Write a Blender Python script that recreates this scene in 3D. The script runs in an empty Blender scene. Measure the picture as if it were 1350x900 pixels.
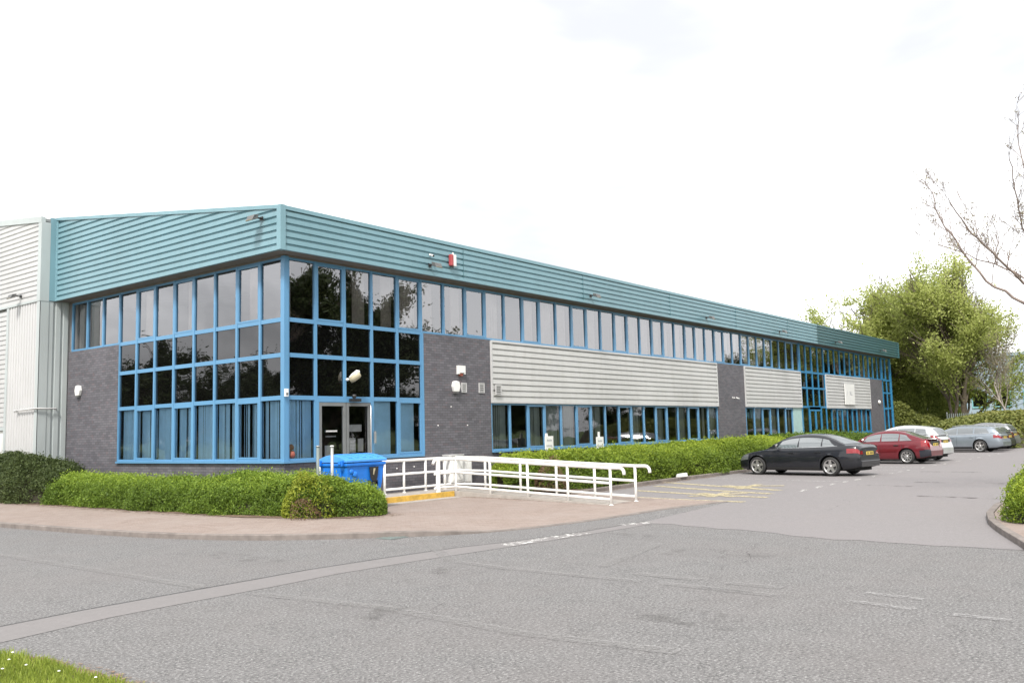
import bpy, bmesh, math, random
import numpy as np
from mathutils import Vector, Matrix
PI=math.pi; rad=math.radians
S=bpy.context.scene; COL=S.collection
random.seed(7); RNG=np.random.default_rng(7)

# ------------------------------------------------------------------ tagging helpers
def tag(o,label=None,cat=None,group=None,kind=None):
    if label:o['label']=label
    if cat:o['category']=cat
    if group:o['group']=group
    if kind:o['kind']=kind
    return o
def thing(name,label,cat,loc=(0,0,0),rz=0,group=None):
    o=bpy.data.objects.new(name,None);COL.objects.link(o);o.location=loc;o.rotation_euler=(0,0,rz)
    o.empty_display_size=.2
    return tag(o,label,cat,group)
def copy_tree(o,parent=None):
    c=o.copy();COL.objects.link(c);c.parent=parent
    for ch in list(o.children):copy_tree(ch,c)
    return c

# ------------------------------------------------------------------ mesh builder
class MB:
    def __init__(s):s.v=[];s.f=[];s.m=[];s.sm=[]
    def add(s,vs,fs,mi=0,sm=False):
        n=len(s.v);s.v+= [tuple(x) for x in vs]
        for f in fs:s.f.append([n+i for i in f]);s.m.append(mi);s.sm.append(sm)
        return s
    def hexa(s,p,mi=0):  # 8 points: 4 bottom loop, 4 top loop
        return s.add(p,[(3,2,1,0),(4,5,6,7),(0,1,5,4),(1,2,6,5),(2,3,7,6),(3,0,4,7)],mi)
    def box(s,x0,x1,y0,y1,z0,z1,mi=0):
        return s.hexa([(x0,y0,z0),(x1,y0,z0),(x1,y1,z0),(x0,y1,z0),(x0,y0,z1),(x1,y0,z1),(x1,y1,z1),(x0,y1,z1)],mi)
    def quad(s,a,b,c,d,mi=0):return s.add([a,b,c,d],[(0,1,2,3)],mi)
    def tube(s,pts,r,n=8,mi=0,cap=True,sm=True):
        P=[Vector(p) for p in pts];R=r if isinstance(r,(list,tuple)) else [r]*len(P)
        vs=[];prev=None
        for i,p in enumerate(P):
            if i==0:t=P[1]-P[0]
            elif i==len(P)-1:t=P[-1]-P[-2]
            else:t=(P[i+1]-P[i]).normalized()+(P[i]-P[i-1]).normalized()
            if t.length<1e-9:t=Vector((0,0,1))
            t.normalize()
            if prev is None:
                a=Vector((0,0,1)) if abs(t.z)<.9 else Vector((1,0,0));u=t.cross(a).normalized()
            else:
                u=prev-t*prev.dot(t)
                if u.length<1e-6:u=t.orthogonal()
                u.normalize()
            prev=u;w=t.cross(u)
            for k in range(n):
                a=2*PI*k/n;vs.append(p+(u*math.cos(a)+w*math.sin(a))*R[i])
        fs=[]
        for i in range(len(P)-1):
            for k in range(n):fs.append((i*n+k,i*n+(k+1)%n,(i+1)*n+(k+1)%n,(i+1)*n+k))
        s.add(vs,fs,mi,sm)
        if cap:
            m=len(s.v)-len(vs);s.f.append([m+k for k in range(n)][::-1]);s.m.append(mi);s.sm.append(False)
            e=m+(len(P)-1)*n;s.f.append([e+k for k in range(n)]);s.m.append(mi);s.sm.append(False)
        return s
    def lathe(s,prof,c=(0,0,0),axis='z',n=20,mi=0,sm=True):
        # prof: (r,h) pairs along axis
        vs=[]
        for r,h in prof:
            for k in range(n):
                a=2*PI*k/n;x,y=r*math.cos(a),r*math.sin(a)
                q=(x,y,h) if axis=='z' else ((x,h,y) if axis=='y' else (h,x,y))
                vs.append((c[0]+q[0],c[1]+q[1],c[2]+q[2]))
        fs=[]
        for i in range(len(prof)-1):
            for k in range(n):fs.append((i*n+k,i*n+(k+1)%n,(i+1)*n+(k+1)%n,(i+1)*n+k))
        return s.add(vs,fs,mi,sm)
    def prism(s,prof,a,b,fn,mi=0,closed=True,sm=False):
        # extrude 2-D profile from a to b; fn(u,(p,q)) -> xyz
        n=len(prof);vs=[fn(a,p) for p in prof]+[fn(b,p) for p in prof]
        fs=[(i,(i+1)%n,n+(i+1)%n,n+i) for i in range(n if closed else n-1)]
        if closed:fs+=[tuple(range(n))[::-1],tuple(range(n,2*n))]
        return s.add(vs,fs,mi,sm)
    def build(s,name,mats,parent=None,recalc=True,bevel=0):
        me=bpy.data.meshes.new(name);me.from_pydata([tuple(v) for v in s.v],[],s.f)
        if not isinstance(mats,(list,tuple)):mats=[mats]
        for m in mats:me.materials.append(m)
        me.polygons.foreach_set('material_index',s.m);me.polygons.foreach_set('use_smooth',s.sm)
        if recalc:
            bm=bmesh.new();bm.from_mesh(me);bmesh.ops.recalc_face_normals(bm,faces=bm.faces);bm.to_mesh(me);bm.free()
        me.update()
        o=bpy.data.objects.new(name,me);COL.objects.link(o)
        if parent:o.parent=parent
        if bevel:
            b=o.modifiers.new('bevel','BEVEL');b.width=bevel;b.segments=2;b.limit_method='ANGLE'
        return o

# ------------------------------------------------------------------ materials
M={}
def newmat(name):
    m=bpy.data.materials.new(name);m.use_nodes=True;nt=m.node_tree;nt.nodes.clear()
    out=nt.nodes.new('ShaderNodeOutputMaterial');b=nt.nodes.new('ShaderNodeBsdfPrincipled');nt.links.new(b.outputs[0],out.inputs[0])
    return m,nt,b,out
def nd(nt,t,**k):
    n=nt.nodes.new(t)
    for a,v in k.items():
        if a.startswith('i_'):n.inputs[a[2:].replace('_',' ')].default_value=v
        else:setattr(n,a,v)
    return n
def mixc(nt,fac,a,b,mode='MIX'):
    n=nt.nodes.new('ShaderNodeMix');n.data_type='RGBA';n.blend_type=mode
    for s,v in ((n.inputs[0],fac),(n.inputs[6],a),(n.inputs[7],b)):
        if isinstance(v,bpy.types.NodeSocket):nt.links.new(v,s)
        elif isinstance(v,(int,float)):s.default_value=v
        else:s.default_value=(*v,1)
    return n.outputs[2]
def ramp(nt,fac,a,b,smooth=False):
    n=nt.nodes.new('ShaderNodeMapRange');n.clamp=True
    if smooth:n.interpolation_type='SMOOTHSTEP'
    nt.links.new(fac,n.inputs[0]);n.inputs[1].default_value=a;n.inputs[2].default_value=b
    return n.outputs[0]
def noise(nt,scale,detail=3,rough=.5,vec=None,dist=0,dim='3D'):
    n=nt.nodes.new('ShaderNodeTexNoise');n.inputs['Scale'].default_value=scale;n.inputs['Detail'].default_value=detail
    n.inputs['Roughness'].default_value=rough;n.inputs['Distortion'].default_value=dist
    if vec is not None:nt.links.new(vec,n.inputs['Vector'])
    return n.outputs[0]
def pos(nt):return nt.nodes.new('ShaderNodeNewGeometry').outputs['Position']
def scaled(nt,v,s):
    n=nt.nodes.new('ShaderNodeMapping');nt.links.new(v,n.inputs[0]);n.inputs['Scale'].default_value=s;return n.outputs[0]
def objc(nt):return nt.nodes.new('ShaderNodeTexCoord').outputs['Object']
def bump(nt,b,h,strength,dist=.01):
    n=nt.nodes.new('ShaderNodeBump');n.inputs['Strength'].default_value=strength;n.inputs['Distance'].default_value=dist
    nt.links.new(h,n.inputs['Height']);nt.links.new(n.outputs[0],b.inputs['Normal'])
def plain(name,c,rough=.5,metal=0,var=.12,vs=3.,spec=.5,bmp=0):
    m,nt,b,_=newmat(name);p=objc(nt)
    n=noise(nt,vs,5,.6,p);f=ramp(nt,n,.3,.7)
    lo=tuple(x*(1-var) for x in c);hi=tuple(min(1,x*(1+var)) for x in c)
    nt.links.new(mixc(nt,f,lo,hi),b.inputs['Base Color'])
    b.inputs['Roughness'].default_value=rough;b.inputs['Metallic'].default_value=metal;b.inputs['Specular IOR Level'].default_value=spec
    if bmp:bump(nt,b,noise(nt,60,3,.6,p),bmp,.004)
    M[name]=m;return m

def grimy(name,c,dirt,rough=.45,streak=.25,vs=(1.2,1.2,.25)):
    # painted sheet metal with faint vertical rain streaks
    m,nt,b,_=newmat(name);p=pos(nt)
    a=ramp(nt,noise(nt,3.,6,.65,scaled(nt,p,vs)),.45,.8)
    c1=noise(nt,.35,3,.5,p)
    base=mixc(nt,ramp(nt,c1,.3,.7),tuple(x*.93 for x in c),tuple(min(1,x*1.06) for x in c))
    mm=nt.nodes.new('ShaderNodeMath');mm.operation='MULTIPLY';nt.links.new(a,mm.inputs[0]);mm.inputs[1].default_value=streak
    nt.links.new(mixc(nt,mm.outputs[0],base,dirt),b.inputs['Base Color'])
    b.inputs['Roughness'].default_value=rough;M[name]=m;return m
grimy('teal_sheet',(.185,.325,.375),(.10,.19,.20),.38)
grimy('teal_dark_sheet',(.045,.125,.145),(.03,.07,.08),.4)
grimy('white_sheet',(.55,.55,.545),(.33,.32,.29),.42,.3)
grimy('grey_sheet',(.50,.50,.50),(.4,.4,.38),.42,.25)
grimy('grey_trim',(.42,.46,.46),(.3,.3,.28),.42,.25)
grimy('blue_frame',(.11,.275,.46),(.10,.2,.3),.35,.2,(3,3,1))
grimy('deep_blue_frame',(.03,.20,.38),(.03,.14,.3),.35,.2,(3,3,1))
plain('soffit',(.17,.15,.13),.7)
plain('roof_sheet',(.22,.23,.23),.6)
plain('interior',(.05,.048,.045),.8)
plain('ceiling_tile',(.25,.25,.24),.8)
plain('pilaster',(.36,.52,.50),.45)
grimy('rail_white',(.80,.80,.78),(.42,.32,.22),.34,.35,(5,5,1.5))
plain('galv',(.36,.37,.36),.45,.5)
plain('door_grey',(.17,.18,.18),.4)
plain('white_plastic',(.75,.75,.73),.35,var=.05)
plain('paper',(.5,.5,.49),.7,var=.05)
plain('black_plastic',(.02,.02,.02),.4)
plain('grey_plastic',(.12,.12,.12),.5)
plain('lamp_beige',(.42,.38,.26),.4)
plain('red_plastic',(.36,.06,.065),.35)
plain('blind',(.42,.70,.90),.7,var=.08,vs=4)
plain('blind_grey',(.30,.34,.33),.7,var=.1,vs=4)
plain('curtain',(.80,.80,.79),.8,var=.12,vs=3)
plain('ornament',(.30,.08,.05),.5,var=.3,vs=30)
plain('bark',(.13,.105,.08),.9,var=.4,vs=6,bmp=.5)
plain('pale_bark',(.34,.30,.27),.9,var=.35,vs=6)
plain('twig',(.23,.185,.165),.9,var=.3,vs=4)
plain('bin_blue',(.015,.19,.70),.42,var=.12,vs=4)
plain('bin_lid',(.07,.30,.78),.42,var=.12,vs=4)
plain('tyre',(.025,.025,.025),.75,var=.2,vs=20)
plain('alloy',(.55,.54,.53),.28,.8,var=.05)
plain('disc',(.05,.05,.05),.6)
plain('underbody',(.012,.012,.012),.9)
plain('plate_yellow',(.65,.48,.08),.5,var=.04)
plain('plate_ink',(.04,.04,.04),.5)
plain('chrome',(.6,.6,.6),.2,.9)
plain('kerb_stone',(.19,.165,.15),.85,var=.25,vs=4,bmp=.4)
plain('kerb_yellow',(.55,.34,.06),.7,var=.25,vs=6)
plain('concrete',(.34,.31,.28),.85,var=.15,vs=5,bmp=.3)
plain('soil',(.15,.10,.07),.95,var=.4,vs=9,bmp=.6)
plain('far_wall',(.30,.37,.45),.6,var=.06,vs=.5)
plain('far_teal',(.20,.42,.46),.5)
plain('fence_steel',(.16,.19,.18),.6)
plain('letter_grey',(.32,.33,.36),.6)
# car lamps
m,nt,b,_=newmat('tail_lamp');b.inputs['Base Color'].default_value=(.24,.006,.01,1);b.inputs['Roughness'].default_value=.08;b.inputs['Coat Weight'].default_value=1;M['tail_lamp']=m
m,nt,b,_=newmat('head_lamp');b.inputs['Base Color'].default_value=(.2,.21,.22,1);b.inputs['Roughness'].default_value=.06;b.inputs['Metallic'].default_value=.5;M['head_lamp']=m
m,nt,b,_=newmat('car_glass');b.inputs['Base Color'].default_value=(.10,.115,.12,1);b.inputs['Roughness'].default_value=.03;b.inputs['IOR'].default_value=2.7;M['car_glass']=m
def paint(name,c,metal=.5,rough=.32):
    m,nt,b,_=newmat(name);p=objc(nt)
    f=ramp(nt,noise(nt,2.5,4,.6,p),.35,.75)
    nt.links.new(mixc(nt,f,c,tuple(x*.86+.006 for x in c)),b.inputs['Base Color'])
    b.inputs['Metallic'].default_value=metal;b.inputs['Roughness'].default_value=rough
    b.inputs['Coat Weight'].default_value=.85;b.inputs['Coat Roughness'].default_value=.02;b.inputs['Specular IOR Level'].default_value=.35;M[name]=m
paint('paint_black',(.005,.006,.010),.0,.4);paint('paint_red',(.155,.012,.02),.3);paint('paint_silver',(.58,.60,.60),.55)
paint('paint_blue_silver',(.29,.33,.37),.6);paint('paint_dark',(.03,.032,.045),.4);paint('paint_grey',(.25,.26,.27),.5)

# brick
def mk_brick():
    m,nt,b,_=newmat('brick');p=pos(nt)
    sp=nt.nodes.new('ShaderNodeSeparateXYZ');nt.links.new(p,sp.inputs[0])
    ad=nt.nodes.new('ShaderNodeMath');ad.operation='ADD';nt.links.new(sp.outputs[0],ad.inputs[0]);nt.links.new(sp.outputs[1],ad.inputs[1])
    cb=nt.nodes.new('ShaderNodeCombineXYZ');nt.links.new(ad.outputs[0],cb.inputs[0]);nt.links.new(sp.outputs[2],cb.inputs[1])
    br=nt.nodes.new('ShaderNodeTexBrick');nt.links.new(cb.outputs[0],br.inputs['Vector'])
    br.inputs['Scale'].default_value=1;br.inputs['Brick Width'].default_value=.225;br.inputs['Row Height'].default_value=.075
    br.inputs['Mortar Size'].default_value=.006;br.inputs['Mortar Smooth'].default_value=.2;br.inputs['Bias'].default_value=0
    br.inputs['Color1'].default_value=(.084,.082,.095,1);br.inputs['Color2'].default_value=(.130,.127,.143,1);br.inputs['Mortar'].default_value=(.05,.048,.05,1)
    n=noise(nt,.9,5,.6,p);c=mixc(nt,ramp(nt,n,.3,.75),br.outputs[0],(1.22,1.2,1.2),'MULTIPLY')
    # odd reddish / dark bricks
    n2=noise(nt,1,0,0,scaled(nt,p,(4.4,4.4,13.3)));f=ramp(nt,n2,.66,.7)
    mm=nt.nodes.new('ShaderNodeMath');mm.operation='MULTIPLY';nt.links.new(f,mm.inputs[0]);mm.inputs[1].default_value=.25
    c=mixc(nt,mm.outputs[0],c,(.17,.10,.10));nt.links.new(c,b.inputs['Base Color']);b.inputs['Roughness'].default_value=.62
    bump(nt,b,br.outputs['Fac'],-.5,.004);M['brick']=m
mk_brick()

# asphalt variants
def mk_asphalt(name,c_lo,c_hi,chip,chips=.5,stain=(.1,.1,.1),bstr=.6,tint=(.17,.15,.15)):
    m,nt,b,_=newmat(name);p=pos(nt)
    n1=noise(nt,34,4,.8,p);n2=noise(nt,9,5,.8,p);big=noise(nt,.45,6,.62,p,.3);mid=noise(nt,2.2,4,.6,p)
    c=mixc(nt,ramp(nt,n2,.3,.7),c_lo,c_hi)
    c=mixc(nt,ramp(nt,mid,.35,.75),c,tuple(x*.86 for x in c_hi))
    k=ramp(nt,n1,.54,.66);mm=nt.nodes.new('ShaderNodeMath');mm.operation='MULTIPLY';nt.links.new(k,mm.inputs[0]);mm.inputs[1].default_value=chips
    c=mixc(nt,mm.outputs[0],c,chip)
    k2=ramp(nt,n1,.485,.37);mk=nt.nodes.new('ShaderNodeMath');mk.operation='MULTIPLY';nt.links.new(k2,mk.inputs[0]);mk.inputs[1].default_value=chips
    c=mixc(nt,mk.outputs[0],c,stain)
    m2=nt.nodes.new('ShaderNodeMath');m2.operation='MULTIPLY';nt.links.new(ramp(nt,big,.42,.72),m2.inputs[0]);m2.inputs[1].default_value=.35
    c=mixc(nt,m2.outputs[0],c,tint)
    nt.links.new(c,b.inputs['Base Color']);b.inputs['Roughness'].default_value=.85
    bump(nt,b,n1,bstr,.012);M[name]=m
mk_asphalt('asphalt',(.092,.090,.089),(.21,.205,.203),(.44,.43,.42),.85,(.035,.034,.032),1.0,(.17,.155,.15))
mk_asphalt('asphalt_park',(.168,.157,.157),(.225,.211,.212),(.33,.315,.31),.35,(.14,.13,.13),.3,(.21,.19,.188))
mk_asphalt('asphalt_patch',(.165,.155,.153),(.205,.194,.191),(.29,.28,.27),.22,(.14,.13,.13),.2,(.22,.20,.2))
def mk_paving():
    m,nt,b,_=newmat('paving');p=pos(nt)
    mp=scaled(nt,p,(1,1,1));mp.node.inputs['Rotation'].default_value=(0,0,rad(45))
    br=nt.nodes.new('ShaderNodeTexBrick');nt.links.new(mp,br.inputs['Vector'])
    br.inputs['Scale'].default_value=1;br.inputs['Brick Width'].default_value=.2;br.inputs['Row Height'].default_value=.1;br.inputs['Mortar Size'].default_value=.006
    br.inputs['Color1'].default_value=(.185,.135,.112,1);br.inputs['Color2'].default_value=(.265,.208,.178,1);br.inputs['Mortar'].default_value=(.16,.11,.09,1)
    c=mixc(nt,ramp(nt,noise(nt,30,4,.7,p),.35,.75),br.outputs[0],(.30,.25,.22))
    mm=nt.nodes.new('ShaderNodeMath');mm.operation='MULTIPLY';nt.links.new(ramp(nt,noise(nt,.8,5,.6,p),.4,.75),mm.inputs[0]);mm.inputs[1].default_value=.55
    c=mixc(nt,mm.outputs[0],c,(.30,.255,.23));nt.links.new(c,b.inputs['Base Color']);b.inputs['Roughness'].default_value=.85
    bump(nt,b,br.outputs['Fac'],-.4,.005);M['paving']=m
mk_paving()
def mk_worn(name,c,lo,hi,scale=9):
    m,nt,b,out=newmat(name);p=pos(nt)
    f=ramp(nt,noise(nt,scale,6,.75,p),lo,hi);tr=nt.nodes.new('ShaderNodeBsdfTransparent');mx=nt.nodes.new('ShaderNodeMixShader')
    nt.links.new(f,mx.inputs[0]);nt.links.new(tr.outputs[0],mx.inputs[1]);nt.links.new(b.outputs[0],mx.inputs[2]);nt.links.new(mx.outputs[0],out.inputs[0])
    b.inputs['Base Color'].default_value=(*c,1);b.inputs['Roughness'].default_value=.8;M[name]=m
mk_worn('pale_white',(.34,.335,.33),.42,.68,18);mk_worn('worn_white',(.50,.49,.47),.44,.56);mk_worn('faint_white',(.275,.268,.262),.38,.78,20);mk_worn('worn_yellow',(.46,.40,.25),.34,.56)
mk_worn('scuffed_white',(.62,.61,.59),.50,.56,6);mk_worn('oil_stain',(.10,.09,.09),.45,.75,3)
mk_worn('soft_stain',(.11,.105,.10),.5,.95,2.2);mk_worn('litter_debris',(.22,.15,.10),.50,.60,14)
def mk_grass():
    m,nt,b,_=newmat('grass_base');p=pos(nt)
    c=mixc(nt,ramp(nt,noise(nt,14,5,.7,p),.3,.7),(.06,.10,.02),(.13,.19,.04))
    c=mixc(nt,ramp(nt,noise(nt,.3,4,.6,p),.4,.7),c,(.12,.15,.05));nt.links.new(c,b.inputs['Base Color']);b.inputs['Roughness'].default_value=.9
    M['grass_base']=m
mk_grass()
def mk_leaf(name,cols,trans=.3,rough=.55):
    m,nt,b,out=newmat(name);a=nt.nodes.new('ShaderNodeAttribute');a.attribute_name='tint'
    r=nt.nodes.new('ShaderNodeValToRGB');nt.links.new(a.outputs['Fac'],r.inputs[0])
    cr=r.color_ramp
    for i,c in enumerate(cols):
        e=cr.elements[i] if i<2 else cr.elements.new(1)
        e.position=i/(len(cols)-1);e.color=(*c,1)
    nt.links.new(r.outputs[0],b.inputs['Base Color']);b.inputs['Roughness'].default_value=rough;b.inputs['Specular IOR Level'].default_value=.3
    t=nt.nodes.new('ShaderNodeBsdfTranslucent');nt.links.new(r.outputs[0],t.inputs[0]);mx=nt.nodes.new('ShaderNodeMixShader');mx.inputs[0].default_value=trans
    nt.links.new(b.outputs[0],mx.inputs[1]);nt.links.new(t.outputs[0],mx.inputs[2]);nt.links.new(mx.outputs[0],out.inputs[0]);M[name]=m
mk_leaf('leaf_hedge',[(.045,.08,.014),(.15,.235,.03),(.36,.47,.06)],.33)
mk_leaf('leaf_dark_hedge',[(.04,.06,.022),(.085,.115,.035),(.17,.21,.06)],.25)
mk_leaf('leaf_bright',[(.05,.09,.014),(.18,.26,.028),(.42,.50,.06)],.33)
mk_leaf('leaf_gold',[(.14,.18,.02),(.28,.32,.035),(.42,.43,.06)],.3)
mk_leaf('leaf_brown',[(.11,.065,.035),(.19,.12,.07),(.26,.18,.11)],.2)
mk_leaf('leaf_willow',[(.28,.33,.09),(.46,.51,.16),(.62,.65,.26)],.58)
mk_leaf('leaf_willow_deep',[(.20,.25,.06),(.36,.41,.11),(.50,.54,.18)],.55)
mk_leaf('leaf_dull',[(.035,.055,.018),(.06,.085,.028),(.10,.12,.04)],.2)
mk_leaf('leaf_bank',[(.08,.10,.025),(.17,.19,.045),(.27,.25,.08)],.25)
mk_leaf('leaf_pinkish',[(.22,.16,.12),(.30,.26,.17),(.36,.34,.2)],.35)
mk_leaf('grass_blade',[(.14,.19,.03),(.27,.34,.05),(.42,.46,.10)],.35)
plain('stems',(.045,.04,.025),.95,var=.3,vs=12)
plain('daisy',(.8,.8,.76),.7)

# window glass
def mk_glass(name,refl,tint,opaque=None):
    m,nt,b,out=newmat(name);nt.nodes.remove(b)
    g=nt.nodes.new('ShaderNodeBsdfGlossy');g.inputs['Roughness'].default_value=.012;g.inputs['Color'].default_value=(.97,.97,1,1)
    fr=nt.nodes.new('ShaderNodeFresnel');fr.inputs[0].default_value=1.5
    p=pos(nt);bp=nt.nodes.new('ShaderNodeBump');bp.inputs['Strength'].default_value=.12;bp.inputs['Distance'].default_value=.02
    nt.links.new(noise(nt,1.6,1,.4,p),bp.inputs['Height']);nt.links.new(bp.outputs[0],g.inputs['Normal'])
    ad=nt.nodes.new('ShaderNodeMath');ad.operation='ADD';ad.use_clamp=True;nt.links.new(fr.outputs[0],ad.inputs[0]);ad.inputs[1].default_value=refl
    if opaque:
        t=nt.nodes.new('ShaderNodeBsdfDiffuse');t.inputs[0].default_value=(*opaque,1)
    else:
        t=nt.nodes.new('ShaderNodeBsdfTransparent');t.inputs[0].default_value=(*tint,1)
    mx=nt.nodes.new('ShaderNodeMixShader');nt.links.new(ad.outputs[0],mx.inputs[0]);nt.links.new(t.outputs[0],mx.inputs[1]);nt.links.new(g.outputs[0],mx.inputs[2])
    nt.links.new(mx.outputs[0],out.inputs[0]);M[name]=m
mk_glass('glass_upper',.18,(.55,.52,.51))
mk_glass('glass_lower',.035,(.85,.88,.9))
mk_glass('glass_spandrel',.045,None,(.003,.003,.003))

# ------------------------------------------------------------------ terrain
def sst(v,a,b):
    t=min(1,max(0,(v-a)/(b-a)));return t*t*(3-2*t)
def gz(x,y):
    s=sst(x,2,14)
    return .14*s+.14*(1-.75*s)*sst(y,-8,-1.5)*sst(x,-4,0)
def kh(x):return .10-.085*sst(x,-2.2,-.2)
def pz(x,y):return gz(x,y)+kh(x)
def sheet(name,rows,zf,mat,kind='structure',parent=None):
    me=MB();n=len(rows[0])
    me.add([(x,y,zf(x,y)) for r in rows for x,y in r],[(i*n+j,i*n+j+1,(i+1)*n+j+1,(i+1)*n+j) for i in range(len(rows)-1) for j in range(n-1)],0,True)
    o=me.build(name,mat,parent,recalc=False)
    if kind:o['kind']=kind
    return o
def lerp(a,b,t):return a+(b-a)*t
def span(a,b,n):return [lerp(a,b,i/n) for i in range(n+1)]

ys=[-24+i*.5 for i in range(0,97)]
xs=[-90,-60,-40,-30]+[-24+i*.75 for i in range(0,70)]+[30,36,42,50,60,80,110]
sheet('road',[[(x,y) for x in xs] for y in [-200,-60,-40]+ys+[26,30,45,120]],lambda x,y:gz(x,y),M['asphalt'])
# grass ground to horizon just below
o=MB();o.add([(-2500,-2500,-.06),(2500,-2500,-.06),(2500,2500,-.06),(-2500,2500,-.06)],[(0,1,2,3)]);o=o.build('ground',M['grass_base'],recalc=False);o['kind']='structure'
# grass verges beyond the paved area (behind the camera and far right)
sheet('grass_field',[[(x,y) for x in span(-90,140,20)] for y in span(-300,-25.5,6)],lambda x,y:gz(x,y)+.05,M['grass_base'])
sheet('grass_field',[[(x,y) for x in span(62,300,10)] for y in span(-25.4,140,20)],lambda x,y:gz(x,y)+.05,M['grass_base'])
sheet('grass_field',[[(x,y) for x in span(-200,-14.5,10)] for y in span(8,140,20)],lambda x,y:gz(x,y)+.05,M['grass_base'])

KERB=[(-4.85,24),(-4.85,14),(-4.83,8),(-4.8,4.5),(-4.68,2.6),(-4.6,1.2),(-4.5,-.1),(-4.35,-1.35),(-4.13,-2.4),(-3.87,-3.25),(-3.5,-4.15),(-3.05,-4.9),(-2.55,-5.6),(-2.0,-6.2),(-1.45,-6.7),(-.9,-7.05),(-.3,-7.3),(.4,-7.5),(1.7,-7.72),(3.1,-7.85),(4.5,-7.95),(5.7,-8.2),(6.9,-8.6)]
INN=[(-.02,24),(-.02,14),(-.02,8),(-.02,4.5),(-.02,2.8),(-.02,1.6),(-.02,.6),(-.02,-.02),(.3,-.02),(.7,-.02),(1.1,-.02),(1.5,-.02),(1.9,-.02),(2.3,-.02),(2.8,-.02),(3.3,-.02),(3.8,-.02),(4.3,-.02),(4.9,-.02),(5.5,-.02),(6.1,-.02),(6.7,-.02),(7.4,-.02)]
rows=[]
for (a,b) in zip(KERB,INN):
    rows.append([(lerp(a[0],b[0],t),lerp(a[1],b[1],t)) for t in span(0,1,14)])
# refine along the path
r2=[]
for i in range(len(rows)-1):
    for k in range(2):r2.append([(lerp(p[0],q[0],k/2),lerp(p[1],q[1],k/2)) for p,q in zip(rows[i],rows[i+1])])
r2.append(rows[-1])
sheet('pavement',r2,pz,M['paving'])
# kerb stones
kb=MB();Kp=[r[0] for r in r2]
off=[]
for i,p in enumerate(Kp):
    a=Kp[max(0,i-1)];b=Kp[min(len(Kp)-1,i+1)];t=Vector((b[0]-a[0],b[1]-a[1])).normalized();off.append((t.y,-t.x))  # outward (to the right of travel? checked below)
vs=[]
for p,n in zip(Kp,off):
    # outward normal points away from the building
    nx,ny=n
    if nx*( -1)+ny*(-1)<0:nx,ny=-nx,-ny
    ip=(p[0]-nx*.02,p[1]-ny*.02);op=(p[0]+nx*.11,p[1]+ny*.11)
    zt=pz(*p)+.006;zb=gz(*op)-.05
    vs+=[(ip[0],ip[1],zt-.05),(ip[0],ip[1],zt),(op[0]-nx*.015,op[1]-ny*.015,zt),(op[0],op[1],zt-.015),(op[0],op[1],zb)]
kb.add(vs,[(i*5+j,i*5+j+1,(i+1)*5+j+1,(i+1)*5+j) for i in range(len(Kp)-1) for j in range(4)])
kb.build('kerb',M['kerb_stone'])['kind']='structure'

# car park surface (lighter asphalt) with the worn joint towards the foreground
def xl(y):
    pts=[(-24,.9),(-16.5,.9),(-13.3,.95),(-11.7,1.6),(-9.3,2.0),(-8.95,2.3),(-8.75,7.0),(-8.5,7.0),(-3,7.0)]
    if y>=-8.75:return 7.0
    for (a,b),(c,d) in zip(pts,pts[1:]):
        if a<=y<=c:return lerp(b,d,(y-a)/(c-a))
    return .9
yy=[-24,-20,-17.5]+[-16.5+i*.4 for i in range(19)]+[-9.0,-8.93,-8.76,-8.74]+[-8.5+i*.45 for i in range(10)]+[-4.12]
def wob(y):return .05*math.sin(y*3.1)+.05*math.sin(y*7.7+1)+.04*math.sin(y*17.3)
rows=[[(lerp(xl(y)+wob(y),20,i/24),y) for i in range(24)]+[(x,y) for x in (20,26,32,38,44,50,61)] for y in yy]
sheet('car_park',rows,lambda x,y:gz(x,y)+.004,M['asphalt_park'])
# backfilled trench across the road
tp=[(-11.0,-8.25,-9.1),(-10.0,-8.14,-8.9),(-9.1,-8.02,-8.72),(-8.2,-7.98,-8.68),(-6.8,-7.95,-8.66),(-5.7,-7.9,-8.58),(-4.2,-8.02,-8.7),(-2.8,-8.2,-8.88),(-1.8,-8.5,-9.0),(-.1,-8.8,-9.18),(1.2,-8.88,-9.28),(2.4,-8.93,-9.3)]
sheet('trench_patch',[[(x,lerp(a,b,t)) for t in (0,.5,1)] for x,a,b in tp],lambda x,y:gz(x,y)+.004,M['asphalt_patch'])
sl=MB()
for (a,b) in zip(tp,tp[1:]):
    sl.add([(a[0],a[1]-.012,gz(a[0],a[1])+.008),(b[0],b[1]-.012,gz(b[0],b[1])+.008),(b[0],b[1]+.018,gz(b[0],b[1])+.008),(a[0],a[1]+.018,gz(a[0],a[1])+.008)],[(0,1,2,3)])
sl.build('tar_joint',M['plate_ink'],recalc=False)['kind']='structure'
def strip(name,pts,w,mat,z=.009,zf=None):
    mb=MB();zf=zf or gz
    for (a,b) in zip(pts,pts[1:]):
        d=Vector((b[0]-a[0],b[1]-a[1]));n=max(1,int(d.length/.6));d.normalize();p=(-d.y*w/2,d.x*w/2)
        for i in range(n):
            q0=[lerp(a[j],b[j],i/n) for j in (0,1)];q1=[lerp(a[j],b[j],(i+1)/n) for j in (0,1)]
            mb.add([(q0[0]+p[0],q0[1]+p[1],zf(*q0)+z),(q1[0]+p[0],q1[1]+p[1],zf(*q1)+z),(q1[0]-p[0],q1[1]-p[1],zf(*q1)+z),(q0[0]-p[0],q0[1]-p[1],zf(*q0)+z)],[(0,1,2,3)])
    o=mb.build(name,mat,recalc=False);o['kind']='structure';return o
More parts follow.
